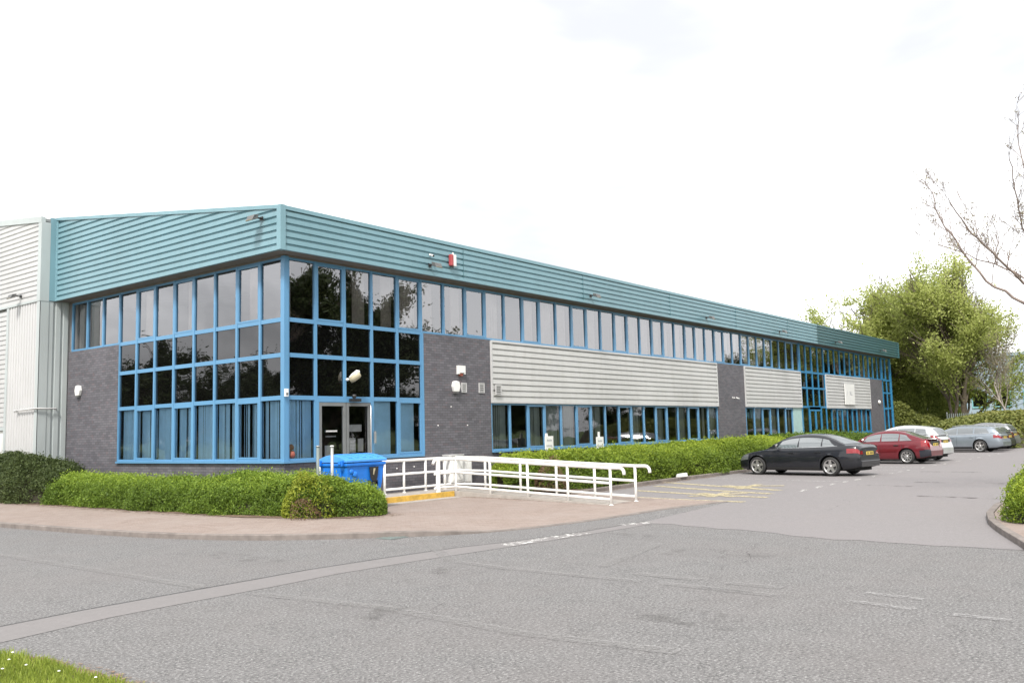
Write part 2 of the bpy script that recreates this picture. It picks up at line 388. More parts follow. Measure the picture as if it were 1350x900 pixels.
for pts,w,mt in [([(-7.25,-1.4),(-7.4,-7.9)],.2,'faint_white'),([(-7.32,-8.95),(-7.12,-10.91),(-7.33,-12.98),(-7.2,-14.7)],.2,'faint_white'),
  ([(-4.01,-9.28),(-4.18,-10.5),(-4.21,-12.6)],.2,'faint_white'),([(-4.2,-12.9),(-4.3,-14.4)],.2,'faint_white'),([(-3.77,-13.58),(-3.8,-14.3)],.2,'faint_white'),
  ([(-4.2,-15.2),(-4.35,-15.9)],.14,'pale_white'),([(-3.65,-15.2),(-3.74,-15.85)],.14,'pale_white'),([(-4.2,-13.4),(-4.25,-14.1)],.14,'pale_white'),([(-4.4,-16.24),(-4.44,-16.8)],.14,'pale_white'),
  ([(-3.7,-12.2),(-3.75,-13.2)],.2,'faint_white'),([(-3.42,-11.5),(-.83,-11.0)],.2,'faint_white'),([(-2.2,-6.9),(-4.0,-9.2)],.2,'faint_white')]:
    strip('road_marking',pts,w,M[mt])
strip('road_marking',[(-2.15,-8.76),(-1.1,-8.86),(-.05,-9.0)],.30,M['scuffed_white'],.010)
strip('road_marking',[(1.45,-8.9),(2.2,-9.2)],.28,M['scuffed_white'],.010)
def zpark(x,y):return gz(x,y)+.004
for a,b in [((12.1,-4.1),(10.3,-8.7)),((8.9,-4.9),(8.2,-9.2)),((10.6,-4.6),(9.2,-8.9)),((7.1,-5.9),(6.95,-9.1))]:
    strip('bay_line',[a,b],.30,M['worn_yellow'],.005,zpark)
for a,b in [((11.1,-6.6),(11.9,-8.2)),((11.5,-6.5),(10.6,-7.9)),((10.4,-7.4),(12.2,-7.3)),((7.9,-7.1),(9.2,-8.2)),((8.9,-7.0),(8.1,-8.3)),((7.9,-7.7),(9.3,-7.6))]:
    strip('bay_line',[a,b],.28,M['worn_yellow'],.008,zpark)
for i,x in enumerate([10.4,11.6,12.7,14.0,15.2,17.0,18.9,20.0,21.1,23.1,25.0,26.9,29.3,31.7,33.7,36.2,38.7]):
    strip('bay_line',[(x-.33,-9.36),(x+.35,-9.3)],.12,M['worn_white'],.005,zpark)
for x in [14.6,19.1,21.5,23.9,28.0,31.5,34.0,38.9,43.0,45.5,48.0]:
    strip('bay_line',[(x,-4.5),(x-.6,-9.2)],.1,M['worn_white'],.0065,zpark)
for x,y,w,l in [(12.4,-10.9,.25,1.6),(9.3,-13.2,.2,1.4),(9.1,-13.9,.15,1.2),(20,-11,.3,2),(17.3,-7.2,1.2,1.6),(14,-12.5,.3,2.4)]:
    strip('oil_mark',[(x,y-l/2),(x+.2,y+l/2)],w,M['oil_stain'],.010,zpark)
# fine cracks and soft stains in the old tarmac
rc=random.Random(9)
for (x,y,a,n) in [(-6.2,-10.4,-.3,14),(-3.0,-13.2,.5,16),(-8.2,-12.2,.9,10),(.2,-11.0,-1.2,12),(-2.5,-7.7,.1,9),(5.5,-11.6,.2,14)]:
    P=[(x,y)]
    for _ in range(n):
        a+=rc.uniform(-.5,.5);P.append((P[-1][0]+.2*math.cos(a),P[-1][1]+.2*math.sin(a)))
    strip('tar_joint',P,.014,M['oil_stain'],.012)
for x,y,w,l in [(-7.4,-11.0,.8,1.3),(-4.9,-9.9,.6,.8),(-1.6,-12.4,.9,1.6),(-6.0,-14.2,.7,1.2),(-5.5,-5.6,.6,2.6),(-.2,-10.0,.7,1.5)]:
    strip('oil_mark',[(x,y-l/2),(x+.15,y),(x+.1,y+l/2)],w,M['soft_stain'],.0115)
# kerb along the right bed, and its soil
def kerbrun(pts,zf,h=.11,w=.13,name='kerb'):
    k=MB()
    for a,b in zip(pts,pts[1:]):
        d=Vector((b[0]-a[0],b[1]-a[1]));L=d.length;n=max(1,round(L/.92));d.normalize();q=Vector((-d.y,d.x))*w
        for i in range(n):
            s,e=i/n*L+.006,(i+1)/n*L-.006
            p0=Vector(a)+d*s;p1=Vector(a)+d*e;z0=zf(*p0);z1=zf(*p1)
            k.hexa([(p0.x,p0.y,z0-.1),(p1.x,p1.y,z1-.1),(p1.x+q.x,p1.y+q.y,z1-.1),(p0.x+q.x,p0.y+q.y,z0-.1),(p0.x,p0.y,z0+h),(p1.x,p1.y,z1+h),(p1.x+q.x,p1.y+q.y,z1+h),(p0.x+q.x,p0.y+q.y,z0+h)])
    o=k.build(name,M['kerb_stone'],bevel=.012);o['kind']='structure';return o
kerbrun([(6.9,-4.05),(7.6,-4.1),(52,-4.1)],gz)
sheet('planting_bed',[[(x,y) for x in span(6.95,54,50)] for y in (-3.98,-2.5,-.02)],lambda x,y:gz(x,y)+.07,M['soil'])
sheet('planting_bed',[[(x,y) for x in (-2.0,-1.2,-.5,-.02)] for y in span(-1.2,24,30)],lambda x,y:pz(x,y)+.012,M['soil'])
sheet('planting_bed',[[(lerp(a,b,t),y) for t in (0,.5,1)] for y,a,b in [(-1.21,-1.98,.1),(-2.0,-1.75,.3),(-2.8,-1.3,.45),(-3.35,-.9,.3)]],lambda x,y:pz(x,y)+.012,M['soil'])
strip('leaf_litter',[(-2.05,14),(-2.1,5),(-2.05,1.5),(-1.85,-.8),(-1.5,-2.6),(-.6,-3.5),(.5,-3.55)],.45,M['litter_debris'],.010,pz)
strip('leaf_litter',[(5.2,-6.2),(5.0,-3.8),(4.9,-1.8)],.5,M['litter_debris'],.010,pz)
strip('leaf_litter',[(7.2,-4.25),(16,-4.25)],.3,M['litter_debris'],.008,zpark)
# drain cover near the kerb
db=MB();db.box(-2.5,-2.05,-6.35,-5.95,gz(-2.3,-6.2)+.002,gz(-2.3,-6.2)+.012)
for i in range(5):db.box(-2.46+i*.085,-2.42+i*.085,-6.31,-5.99,gz(-2.3,-6.2)+.012,gz(-2.3,-6.2)+.018)
o=db.build('drain_cover',M['fence_steel']);tag(o,'small iron drain cover in the road beside the curved kerb','drain cover')

# ------------------------------------------------------------------ platform and ramp
def build_ramp():
    P=.31
    mb=MB();mb.box(.25,6.25,-1.30,-.005,.02,P)
    # sloping ramp
    zr=lambda y:lerp(.31,pz(5.5,-6.4)+.012,(-1.3-y)/5.1)
    x0,x1=4.9,6.15;y0,y1=-1.302,-6.4
    mb.hexa([(x0,y1,-.02),(x1,y1,-.02),(x1,y0,-.02),(x0,y0,-.02),(x0,y1,zr(y1)),(x1,y1,zr(y1)),(x1,y0,zr(y0)),(x0,y0,zr(y0))])
    mb.build('ramp',M['concrete'])['kind']='structure'
    y=MB();y.box(.25,4.85,-1.36,-1.302,.05,P+.004);y.build('kerb',M['kerb_yellow'],bevel=.01)['kind']='structure'
    s=MB();s.box(.3,4.8,-1.75,-1.362,.0,pz(3,-1.6)+.012);s.build('ramp_apron',M['concrete'])['kind']='structure'
    return zr
zr=build_ramp()
def ptop(y):return zr(max(-6.4,min(-1.3,y)))+.90

def rail_thing(name,label,posts,tops,mids,bots,extra=None,group='white tubular handrails round the entrance ramp'):
    t=thing(name,label,'handrail',(posts[0][0],posts[0][1],posts[0][2]),0,group);o=Vector(t.location)
    loc=lambda p:tuple(Vector(p)-o)
    for (x,y,zb,zt) in [p[:4] for p in posts]:
        m=MB();m.tube([loc((x,y,zb-.03)),loc((x,y,zt))],.036,8)
        m.lathe([(.0,.012),(.055,.012),(.06,0)],loc((x,y,zb+.0)),'z',10)
        m.build('post',M['rail_white'],t)
    MB().tube([loc(p) for p in tops],.042,10).build('top_rail',M['rail_white'],t)
    for L in (mids,bots):
        MB().tube([loc(p) for p in L],.034,8).build('lower_rail',M['rail_white'],t)
    if extra:extra(t,loc)
    return t
# near run
nx=5.0
NP=[-6.45,-5.15,-3.85,-2.55,-1.28]
posts=[(nx,y,max(pz(nx,y),.0),ptop(y)-.02) for y in NP]
def hook(x,y,z,dx,dy):
    pts=[]
    for i in range(6):
        a=PI/2*i/5;pts.append((x+dx*.13*math.sin(a),y+dy*.13*math.sin(a),z-.13*(1-math.cos(a))))
    return pts+[(x+dx*.13,y+dy*.13,z-.17)]
def extra_near(t,loc):
    m=MB();m.box(*[0]*0) if False else None
    m=MB();c=loc((4.24,-1.30,0))
    m.box(c[0]-.065,c[0]+.065,c[1]-.03,c[1]+.03,c[2]+.12,c[2]+1.24);m.build('end_post',M['rail_white'],t,bevel=.01)
tops=hook(nx,-6.72,ptop(-6.5)-.0,0,-1)[::-1]+[(nx,y,ptop(y)) for y in NP]+[(nx-.05,-1.26,1.21),(4.24,-1.27,1.21),(4.1,-1.29,1.19),(4.03,-1.3,1.1)]
rail_thing('ramp_handrail','white handrail on the ramp side nearest the road, ending in a thick flat post',posts,tops,
  [(nx,y,ptop(y)-.38) for y in NP]+[(4.24,-1.27,.83),(4.12,-1.28,.82)],[(nx,y,ptop(y)-.78) for y in NP]+[(4.24,-1.27,.44),(4.12,-1.28,.43)],extra_near)
# far run along ramp then along wall
fx=6.05;FP=[-6.55,-5.3,-4.05,-2.8,-1.5,-.32]
posts=[(fx,y,zr(max(y,-6.4)) if y<-1.3 else .31,ptop(y)-.02) for y in FP]+[(x,-.30,.31,1.19) for x in (5.66-.05,4.78,3.9,3.15)]
tops=hook(fx,-6.85,ptop(-6.5),0,-1)[::-1]+[(fx,y,ptop(y)) for y in FP[:-1]]+[(fx,-.42,1.21),(fx-.08,-.32,1.21),(5.6,-.3,1.21),(4.78,-.3,1.21),(3.2,-.3,1.21),(3.1,-.3,1.2),(3.06,-.3,1.12)]
rail_thing('ramp_handrail','white handrail on the hedge side of the ramp, turning along the brick wall',posts,tops,
  [(fx,y,ptop(y)-.38) for y in FP[:-1]]+[(fx,-.36,.83),(fx-.05,-.3,.83),(3.15,-.3,.83)],[(fx,y,ptop(y)-.78) for y in FP[:-1]]+[(fx,-.36,.43),(fx-.05,-.3,.43),(3.15,-.3,.43)])
# short hoop rail left of the bin
t=thing('ramp_handrail','short white hoop rail mostly hidden behind the left side of the blue bin','handrail',(.34,-.95,.31),0,'white tubular handrails round the entrance ramp')
m=MB();m.tube([(0,0,0),(0,0,.83)]+[(.07*(1-math.cos(a)),0,.83+.07*math.sin(a)) for a in (.4,.8,1.2,1.57)]+[(.9,0,.9),(.97,0,.86),(.98,0,.8),(.98,0,0)],.028,8);m.build('hoop',M['rail_white'],t)
MB().tube([(0,0,.45),(.98,0,.45)],.022,8).build('lower_rail',M['rail_white'],t)
# grey posts
for i,(x,lab) in enumerate([(-.76,'slim grey metal post standing left of the blue bin, the left one of the pair'),(-.58,'pale metal post standing right in front of the blue bin lid')]):
    t=thing('metal_post',lab,'post',(x,-2.2 if i==0 else -2.48,pz(x,-2.3)),0,'two slim metal posts between the hedge and the entrance')
    MB().tube([(0,0,0),(0,0,1.55)],.036,12).build('shaft',M['galv' if i else 'fence_steel'],t)
    MB().lathe([(0,.03),(.045,.025),(.048,0),(.03,0)],(0,0,1.55),'z',12).build('cap',M['white_plastic' if i else 'galv'],t)

# ------------------------------------------------------------------ office building
B=thing('office_building','long two storey office block with grey brick, blue framed windows and a teal ribbed fascia','building')
SILL,T3,T2,T1,RT=1.345,2.945,4.035,4.945,6.56
FB,FT=6.61,7.73;OV=.5;XE=54.9;YL=11.4;SL=.141
def TR(u,d,z):return(u,d,z)
def TL(u,d,z):return(d,u,z)
def fbox(mb,T,u0,u1,d0,d1,z0,z1,mi=0):
    c=[(u0,d0,z0),(u1,d0,z0),(u1,d1,z0),(u0,d1,z0),(u0,d0,z1),(u1,d0,z1),(u1,d1,z1),(u0,d1,z1)]
    mb.hexa([T(*q) for q in c],mi)
rw=random.Random(3)
def window(kind,T,u0,u1,z0,z1,glass,frame='blue_frame',opener=False,cover=None,cu=None,hw=.042,full=False):
    f=MB();d0=-.016;d1=.075
    fbox(f,T,u0,u0+hw,d0,d1,z0,z1);fbox(f,T,u1-hw,u1,d0,d1,z0,z1)
    fbox(f,T,u0+hw,u1-hw,d0+.012,d1,z0,z0+.055);fbox(f,T,u0+hw,u1-hw,d0+.012,d1,z1-.055,z1)
    a,b,c,d=u0+hw,u1-hw,z0+.055,z1-.055
    if opener:
        w=.045
        fbox(f,T,a,a+w,d0+.004,d1-.01,c,d);fbox(f,T,b-w,b,d0+.004,d1-.01,c,d);fbox(f,T,a+w,b-w,d0+.004,d1-.01,c,c+w);fbox(f,T,a+w,b-w,d0+.004,d1-.01,d-w,d)
        a+=w;b-=w;c+=w;d-=w
    o=f.build(kind,M[frame],B)
    e=[rw.uniform(-.004,.004) for _ in range(4)]
    p=MB();g=.030;q=[T(a,g+e[0],c),T(b,g+e[1],c),T(b,g+e[2],d),T(a,g+e[0]+e[2]-e[1],d)]
    if T is TL:q=q[::-1]
    p.add(q,[(0,1,2,3)])
    p.build('pane',M[glass],o,recalc=False)
    if cover=='blinds':
        v=MB();n=9
        for i in range(n):
            s=a+(b-a)*i/n;ee=s+(b-a)/n*rw.uniform(.86,1.0);tw=rw.uniform(-.02,.05)
            if rw.random()<.04:continue
            v.quad(T(s,.16+tw,c),T(ee,.17-tw,c),T(ee,.17-tw,d-.01),T(s,.16+tw,d-.01))
        v.build('vertical_blinds',M[cu or 'blind'],o,recalc=False)
    elif cover=='screen':
        v=MB();v.quad(T(a,.15,c),T(b-.13,.15,c),T(b-.13,.15,d),T(a,.15,d));v.build('blind_panel',M['blind'],o,recalc=False)
    elif cover=='curtain':
        v=MB();s0,s1=cu;n=6
        for i in range(n):
            s=lerp(a,b,lerp(s0,s1,i/n));ee=lerp(a,b,lerp(s0,s1,(i+1)/n));mid=(s+ee)/2
            v.quad(T(s,.2,c),T(mid,.25,c),T(mid,.25,d),T(s,.2,d));v.quad(T(mid,.25,c),T(ee,.2,c),T(ee,.2,d),T(mid,.25,d))
        v.build('curtain',M['curtain'],o,recalc=False)
    return o
# --- upper ribbon, right
for k in range(0,54):
    if k==35:u1=36-.08
    u0,u1=k,k+1
    if k==0:u0=.1
    if k==35:u1=35.92
    if k==36:u0=36.08
    if k==51:u1=51.9
    if k==52:u0=52.1
    fr='deep_blue_frame' if k>=36 else 'blue_frame'
    cv=None;cu=None
    if 0<k<31 and rw.random()<.72 and k not in(1,):
        cv='curtain';s=rw.choice([(0,.35),(.55,1),(0,.9),(.2,.7),(0,1)]);cu=s
    if k==0:cv='curtain';cu=(0,.25)
    if k==2:cv='curtain';cu=(.45,.95)
    if k>=36 and k%3==1:cv='curtain';cu=(0,.3)
    window('ribbon_window',TR,u0,u1,T1,RT,'glass_upper',fr,(k%3==1),cv,cu)
for k in range(0,11):
    ml=1.0175;u0,u1=k*ml,(k+1)*ml
    if k==0:u0=.1
    cv,cu=(None,None)
    if k in(1,4,6,9,10):cv='curtain';cu={1:(.2,.75),4:(.1,.6),6:(.1,.9),9:(.6,1),10:(.1,.5)}[k]
    window('ribbon_window',TL,u0,u1,T1,RT,'glass_upper','blue_frame',k in(1,4,6),cv,cu)
# --- spandrel rows
def spandrels(T,us,frame='blue_frame'):
    for a,b in us:
        for z0,z1 in ((T3,T2),(T2,T1)):
            window('spandrel_window',T,a,b,z0,z1,'glass_spandrel',frame)
ml=1.0175
spandrels(TR,[(k if k else .1,k+1) for k in range(5)])
spandrels(TL,[(k*ml if k else .1,(k+1)*ml) for k in range(8)])
spandrels(TR,[(36.08 if k==36 else k,k+1 if k<39 else 40.1) for k in range(36,40)],'deep_blue_frame')
spandrels(TR,[(52.1,53.1),(53.1,54.05)],'deep_blue_frame')
# --- ground row
window('ground_window',TR,.1,1.0,SILL,T3,'glass_lower',cover='blinds')
window('ground_window',TR,3.0,4.0,SILL,T3,'glass_lower',cover='screen')
window('ground_window',TR,4.0,5.0,SILL,T3,'glass_lower',opener=True,cover='screen')
for k in range(8):
    window('ground_window',TL,k*ml if k else .1,(k+1)*ml,SILL,T3,'glass_lower',opener=k in(1,4,6),cover='blinds')
n=17;a,b=8.2,25.0
for i in range(n):
    u0,u1=lerp(a,b,i/n),lerp(a,b,(i+1)/n)
    cv,cu=('blinds','blind_grey') if rw.random()<.6 else (None,None)
    window('ground_window',TR,u0,u1,SILL,2.88,'glass_lower',opener=(i%3==2),cover=cv,cu=cu)
for i in range(6):
    window('ground_window',TR,28.25+i*1.05,28.25+(i+1)*1.05,SILL,2.88,'glass_lower',opener=(i%3==2),cover='blinds' if i%2 else None,cu='blind_grey')
for i in range(9):
    u0,u1=lerp(40.1,48.8,i/9),lerp(40.1,48.8,(i+1)/9)
    window('ground_window',TR,u0,u1,SILL,2.88,'glass_lower','deep_blue_frame',i%3==2,'blinds' if i%2 else None,'blind_grey')
window('ground_window',TR,52.1,53.1,.55,T3,'glass_lower','deep_blue_frame',True)
window('ground_window',TR,53.1,54.05,.55,T3,'glass_lower','deep_blue_frame')
window('ground_window',TR,36.08,37.2,.45,T3,'glass_lower','deep_blue_frame')
window('ground_window',TR,39.2,40.1,.45,T3,'glass_lower','deep_blue_frame')
# entrance doors
def door_leaf(T,u0,u1,z0,z1,frame,hw=.09,d0=-.015):
    f=MB();d1=.06
    fbox(f,T,u0,u0+hw,d0,d1,z0,z1);fbox(f,T,u1-hw,u1,d0,d1,z0,z1);fbox(f,T,u0+hw,u1-hw,d0,d1,z0,z0+.2);fbox(f,T,u0+hw,u1-hw,d0,d1,z1-hw,z1)
    o=f.build('door',M[frame],B)
    p=MB();p.quad(T(u0+hw,.02,z0+.2),T(u1-hw,.02,z0+.2),T(u1-hw,.02,z1-hw),T(u0+hw,.02,z1-hw));p.build('pane',M['glass_lower'],o,recalc=False)
    return o
dl=door_leaf(TR,1.1,2.02,.33,2.83,'door_grey');dr=door_leaf(TR,2.04,2.92,.33,2.83,'door_grey')
for par,L in ((dl,[(1.32,1.55,1.40,1.70),(1.33,1.75,2.05,2.10),(1.35,1.7,1.92,1.95)]),(dr,[(2.15,2.62,2.05,2.24),(2.14,2.40,1.48,1.88),(2.48,2.68,1.50,1.86)])):
    for x0,x1,z0,z1 in L:
        m=MB();m.box(x0,x1,.030,.0335,z0,z1);m.build('notice',M['paper'],par)
m=MB()
for i in range(9):m.box(1.36+i*.042,1.36+i*.042+.028,.006,.0095,2.055,2.095)
m.build('lettering',M['white_plastic'],dl)
m=MB()
for r in range(7):m.box(2.17,2.37-.02*(r%3),.006,.0095,1.80-r*.04,1.815-r*.04)
m.build('lettering',M['letter_grey'],dr)
m=MB();m.tube([(2.86,-.03,.9),(2.86,-.09,.92),(2.86,-.09,2.75),(2.86,-.03,2.77)],.017,8);m.build('handle',M['alloy'],dr)
m=MB();m.box(1.0,1.095,-.02,.1,.31,T3);m.box(2.93,3.0,-.02,.1,.31,T3);m.box(1.095,2.93,-.02,.1,2.84,T3);m.build('door_frame',[M['blue_frame']],B)
dl=door_leaf(TR,37.25,38.2,.35,2.8,'deep_blue_frame');dr=door_leaf(TR,38.22,39.15,.35,2.8,'deep_blue_frame')
# door contact, sensor
m=MB();m.box(2.1,2.45,-.16,-.052,2.86,2.94);m.lathe([(0,-.06),(.05,-.05),(.06,0),(.05,.05),(0,.06)],(2.2,-.15,3.0),'z',10);m.build('door_sensor',M['black_plastic'],B)
m=MB();m.box(3.0,3.05,-.1,-.052,1.72,2.05);m.build('entry_keypad',M['galv'],B)
# corner post & wide posts
m=MB();m.box(-.04,.1,-.04,.1,SILL-.03,RT+.02);m.build('corner_post',M['blue_frame'],B)
for a,b,fr in ((35.92,36.08,'deep_blue_frame'),(51.9,52.1,'deep_blue_frame'),(54.05,54.25,'deep_blue_frame')):
    z0={35.92:.3,51.9:T1,54.05:.3}[a];m=MB();m.box(a,b,-.04,.1,z0,RT+.02);m.build('corner_post' if a>54 else 'mullion_post',M[fr],B)
m=MB();m.box(5.002,5.06,-.035,.1,SILL,T1);m.build('mullion_post',M['blue_frame'],B)
m=MB();m.box(34.6,35.9,-.02,.1,.3,2.88);m.build('pilaster',M['pilaster'],B)
# sills
m=MB();m.box(-.09,4.99,-.09,.0,SILL-.055,SILL-.002);m.box(-.09,.0,0,8.1,SILL-.055,SILL-.002);m.build('sill',M['blue_frame'],B)
for a,b,fr in ((8.2,25.0,'blue_frame'),(28.25,34.55,'blue_frame'),(40.12,48.8,'deep_blue_frame')):
    m=MB();m.box(a,b,-.09,-.0,SILL-.055,SILL-.002);m.build('sill',M[fr],B)
# brick
def brick(boxes):
    m=MB()
    for q in boxes:m.box(*q)
    return m.build('brick_wall',M['brick'],B)
brick([(5.062,8.195,-.02,.24,.0,T1-.01)])
brick([(25.05,28.2,-.02,.24,.0,T1-.01)])
brick([(48.85,51.85,-.02,.24,.0,T1-.01)])
brick([(-.02,.24,8*ml+.012,YL-.03,.0,T1-.01)])
brick([(-.02,.995,-.02,.24,.0,SILL-.058)]);brick([(3.005,5.055,-.02,.24,.0,SILL-.058)])
brick([(-.018,.24,.242,8*ml+.010,.0,SILL-.058)])
brick([(8.2,25.045,.0,.24,.0,SILL-.058)]);brick([(28.205,34.58,.0,.24,.0,SILL-.058)]);brick([(40.14,48.845,.0,.24,.0,SILL-.058)])
brick([(51.86,54.25,.0,.24,.0,.54)])
# brick quoin shadow on left corner pier, return edge
# white profiled panels
def ribs(mb,fn,u0f,u1,z0,z1,pitch,crest,depth,mi=0):
    z=z0
    prof=[]
    while z<z1-1e-6:
        prof+=[(z,0),(min(z+crest,z1),0),(min(z+crest+.012,z1),depth),(min(z+pitch-.012,z1),depth)]
        z+=pitch
    prof.append((z1,0))
    P=[(a,b) for i,(a,b) in enumerate(prof) if i==0 or (a,b)!=prof[i-1]]
    for (za,da),(zb,db) in zip(P,P[1:]):
        mb.add([fn(u0f(za),da,za),fn(u1,da,za),fn(u1,db,zb),fn(u0f(zb),db,zb)],[(0,1,2,3)],mi)
for a,b in ((8.25,25.0),(28.25,35.88),(40.15,48.8)):
    m=MB();ribs(m,lambda u,d,z:(u,-.07+d,z),lambda z:a,b,2.93,4.86,.193,.136,.06)
    m.add([(a,-.07,2.93),(b,-.07,2.93),(b,.05,2.93),(a,.05,2.93)],[(0,1,2,3)])
    p=m.build('cladding_panel',M['white_sheet'],B,recalc=False)
    m=MB();m.box(a-.05,a,-.082,.05,2.89,4.9);m.box(b,b+.05,-.082,.05,2.89,4.9);m.box(a,b,-.09,.05,4.865,4.935);m.box(a,b,-.085,.05,2.885,2.925)
    m.build('trim',M['grey_sheet'],p)
# right fascia (near, far repainted)
def fascia(a,b,mt,name='fascia'):
    m=MB();ribs(m,lambda u,d,z:(u,-OV+d,z),lambda z:a,b,FB+.002,FT-.085,.176,.108,.048)
    m.build(name,M[mt],B,recalc=False)
    m=MB();m.box(a,b,-OV-.012,-OV+.07,FB,FB+.085);m.box(a,b,-OV-.022,-OV+.10,FT-.09,FT+.012);m.build('fascia_trim',M[mt],B)
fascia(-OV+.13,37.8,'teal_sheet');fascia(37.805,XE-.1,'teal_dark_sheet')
m=MB()
for x in (6.4,13.1,19.8,26.5,33.2):m.box(x,x+.016,-OV-.006,-OV+.03,FB+.09,FT-.1)
m.build('joint_strip',M['teal_dark_sheet'],B)
m=MB();m.box(XE-.1,XE+.02,-OV-.03,-OV+.1,FB-.005,FT+.015);m.build('fascia_trim',M['teal_dark_sheet'],B)
m=MB();m.box(XE-.06,XE,-OV+.1,3.5,FB,FT+.0);m.build('fascia',M['teal_dark_sheet'],B)
# left fascia (gable verge)
zt=lambda y:FT+(y+OV)*SL
m=MB()
def u0f(z):return max(-OV+.13,(z-(FT-.09))/SL-OV)
z=FB+.002;P=[]
while z<zt(YL)-.09:
    P+=[(z,0),(z+.108,0),(z+.120,.048),(z+.164,.048)];z+=.176
for (za,da),(zb,db) in zip(P,P[1:]):
    if u0f(max(za,zb))>YL-.3:break
    m.add([(-OV+da,u0f(za),za),(-OV+da,YL-.02,za),(-OV+db,YL-.02,zb),(-OV+db,u0f(zb),zb)],[(0,1,2,3)])
m.build('fascia',M['teal_sheet'],B,recalc=False)
m=MB();m.box(-OV-.012,-OV+.07,-OV+.13,YL-.02,FB,FB+.085)
def slopebox(mb,x0,x1,y0,y1,za,zb,h):
    mb.hexa([(x0,y0,za-h),(x1,y0,za-h),(x1,y1,zb-h),(x0,y1,zb-h),(x0,y0,za),(x1,y0,za),(x1,y1,zb),(x0,y1,zb)])
slopebox(m,-OV-.03,-OV+.12,-OV+.13,YL-.02,zt(-OV+.13)+.01,zt(YL)+.01,.10)
m.box(-OV-.016,-OV+.07,YL-.12,YL-.021,FB+.087,zt(YL)-.115)
m.build('fascia_trim',M['teal_sheet'],B)
# corner trim
m=MB();m.box(-OV-.034,-OV+.125,-OV-.034,-OV+.125,FB-.006,FT+.02);m.build('fascia_trim',M['teal_sheet'],B)
# solid backing, soffits, roof
m=MB();m.box(-OV+.07,-.0,-OV+.07,YL-.03,FB+.002,FB+.04);m.box(.0,XE-.11,-OV+.07,.3,FB+.003,FB+.043);m.build('soffit',M['soffit'],B)
m=MB();m.box(-.02,.10,-.0,YL-.03,RT+.0,FB);m.box(.10,54.2,.0,.10,RT+.0,FB);m.build('head_flashing',M['soffit'],B)
m=MB();x0,x1=-OV+.1,XE-.09
slopebox(m,x0,x1,-OV+.1,YL-.0,zt(-OV+.1)-.16,zt(YL)-.16,.08);m.build('roof',M['roof_sheet'],B)
m=MB();m.box(-OV+.075,-OV+.12,-OV+.13,YL-.03,FB+.05,FT-.2);m.box(-OV+.13,XE-.11,-OV+.075,-OV+.12,FB+.05,FT-.2);m.build('fascia_backing',M['soffit'],B)
# end wall and interior
m=MB();m.box(54.0,54.2,.12,YL-.05,.0,FB);m.build('end_wall',M['grey_sheet'],B)
m=MB();m.box(.3,53.9,.3,YL-.1,.0,.30);m.box(.12,53.9,.11,YL-.1,T3+.1,T1-.35);m.build('floor_slab',M['interior'],B)
m=MB();m.box(3.2,53.9,3.0,3.1,.3,T3+.1);m.box(3.2,53.9,3.0,3.1,T1-.35,RT);m.box(3.1,3.2,3.0,YL-.1,.3,T3+.1);m.box(3.1,3.2,3.0,YL-.1,T1-.35,RT)
for x in (8,14,20,27,36,44):m.box(x,x+.1,.3,3.0,T1-.35,RT);m.box(x,x+.1,.3,3.0,.3,T3+.1)
m.build('interior_wall',M['interior'],B)
m=MB();m.box(.12,53.9,.12,YL-.1,RT+.02,FB);m.build('ceiling',M['ceiling_tile'],B)
m=MB()
for x,z in ((6.25,2.75),(5.65,2.18),(7.0,2.18),(4.6,1.0),(3.9,.98)):m.lathe([(0,-.02),(.018,-.018),(.02,0)],(x,-.02,z),'y',8)
m.build('wall_plug',M['white_plastic'],B)
# ventilation grilles
def grille(x,z,w,h,y,mt='grey_sheet'):
    m=MB();t=.03
    m.box(x,x+w,y-.03,y,z,z+t);m.box(x,x+w,y-.03,y,z+h-t,z+h);m.box(x,x+t,y-.03,y,z+t,z+h-t);m.box(x+w-t,x+w,y-.03,y,z+t,z+h-t)
    k=4
    for i in range(k):
        zz=z+t+(h-2*t)*(i+.4)/k;m.box(x+t,x+w-t,y-.025,y-.006,zz,zz+.028)
    m.box(x+t,x+w-t,y-.004,y-.002,z+t,z+h-t,1)
    m.build('vent_grille',[M[mt],M['grey_plastic']],B)
grille(6.74,3.2,.24,.30,-.021);grille(7.58,3.2,.27,.32,-.021);grille(8.32,3.14,.30,.34,-.105)

# ------------------------------------------------------------------ things fixed to the building
def floodlight(x,y,z,label,ang=0,mt='grey_plastic',group='small floodlights fixed along the teal fascia'):
    t=thing('floodlight',label,'floodlight',(x,y,z),ang,group)
    m=MB();m.box(-.03,.03,-.26,-.005,-.015,.015);m.box(-.06,.06,-.02,0,-.05,.05);m.build('bracket',M['black_plastic'],t)
    m=MB();m.hexa([(-.13,-.40,-.13),(.13,-.40,-.13),(.13,-.20,-.04),(-.13,-.20,-.04),(-.15,-.33,.03),(.15,-.33,.03),(.12,-.18,.07),(-.12,-.18,.07)]);m.build('housing',M[mt],t,bevel=.012)
    m=MB();m.hexa([(-.11,-.405,-.115),(.11,-.405,-.115),(.11,-.21,-.055),(-.11,-.21,-.055),(-.11,-.41,-.10),(.11,-.41,-.10),(.11,-.22,-.04),(-.11,-.22,-.04)]);m.build('lens',M['lamp_beige'],t)
    return t
labs=['dark floodlight on the teal fascia directly below the small white camera','dark floodlight on the fascia above the left half of the long white cladding','dark floodlight on the fascia above the right end of the long white cladding',
'floodlight on the fascia above the second white cladding panel','floodlight on the dark teal stretch of fascia above the blue entrance','farthest floodlight, near the right end of the dark teal fascia']
for x,l in zip((4.87,13.56,23.2,31.95,40.9,50.2),labs):floodlight(x,-OV-.02,6.9,l)
floodlight(-OV-.02,.25,7.50,'floodlight high on the left face of the teal fascia beside the corner',-PI/2)
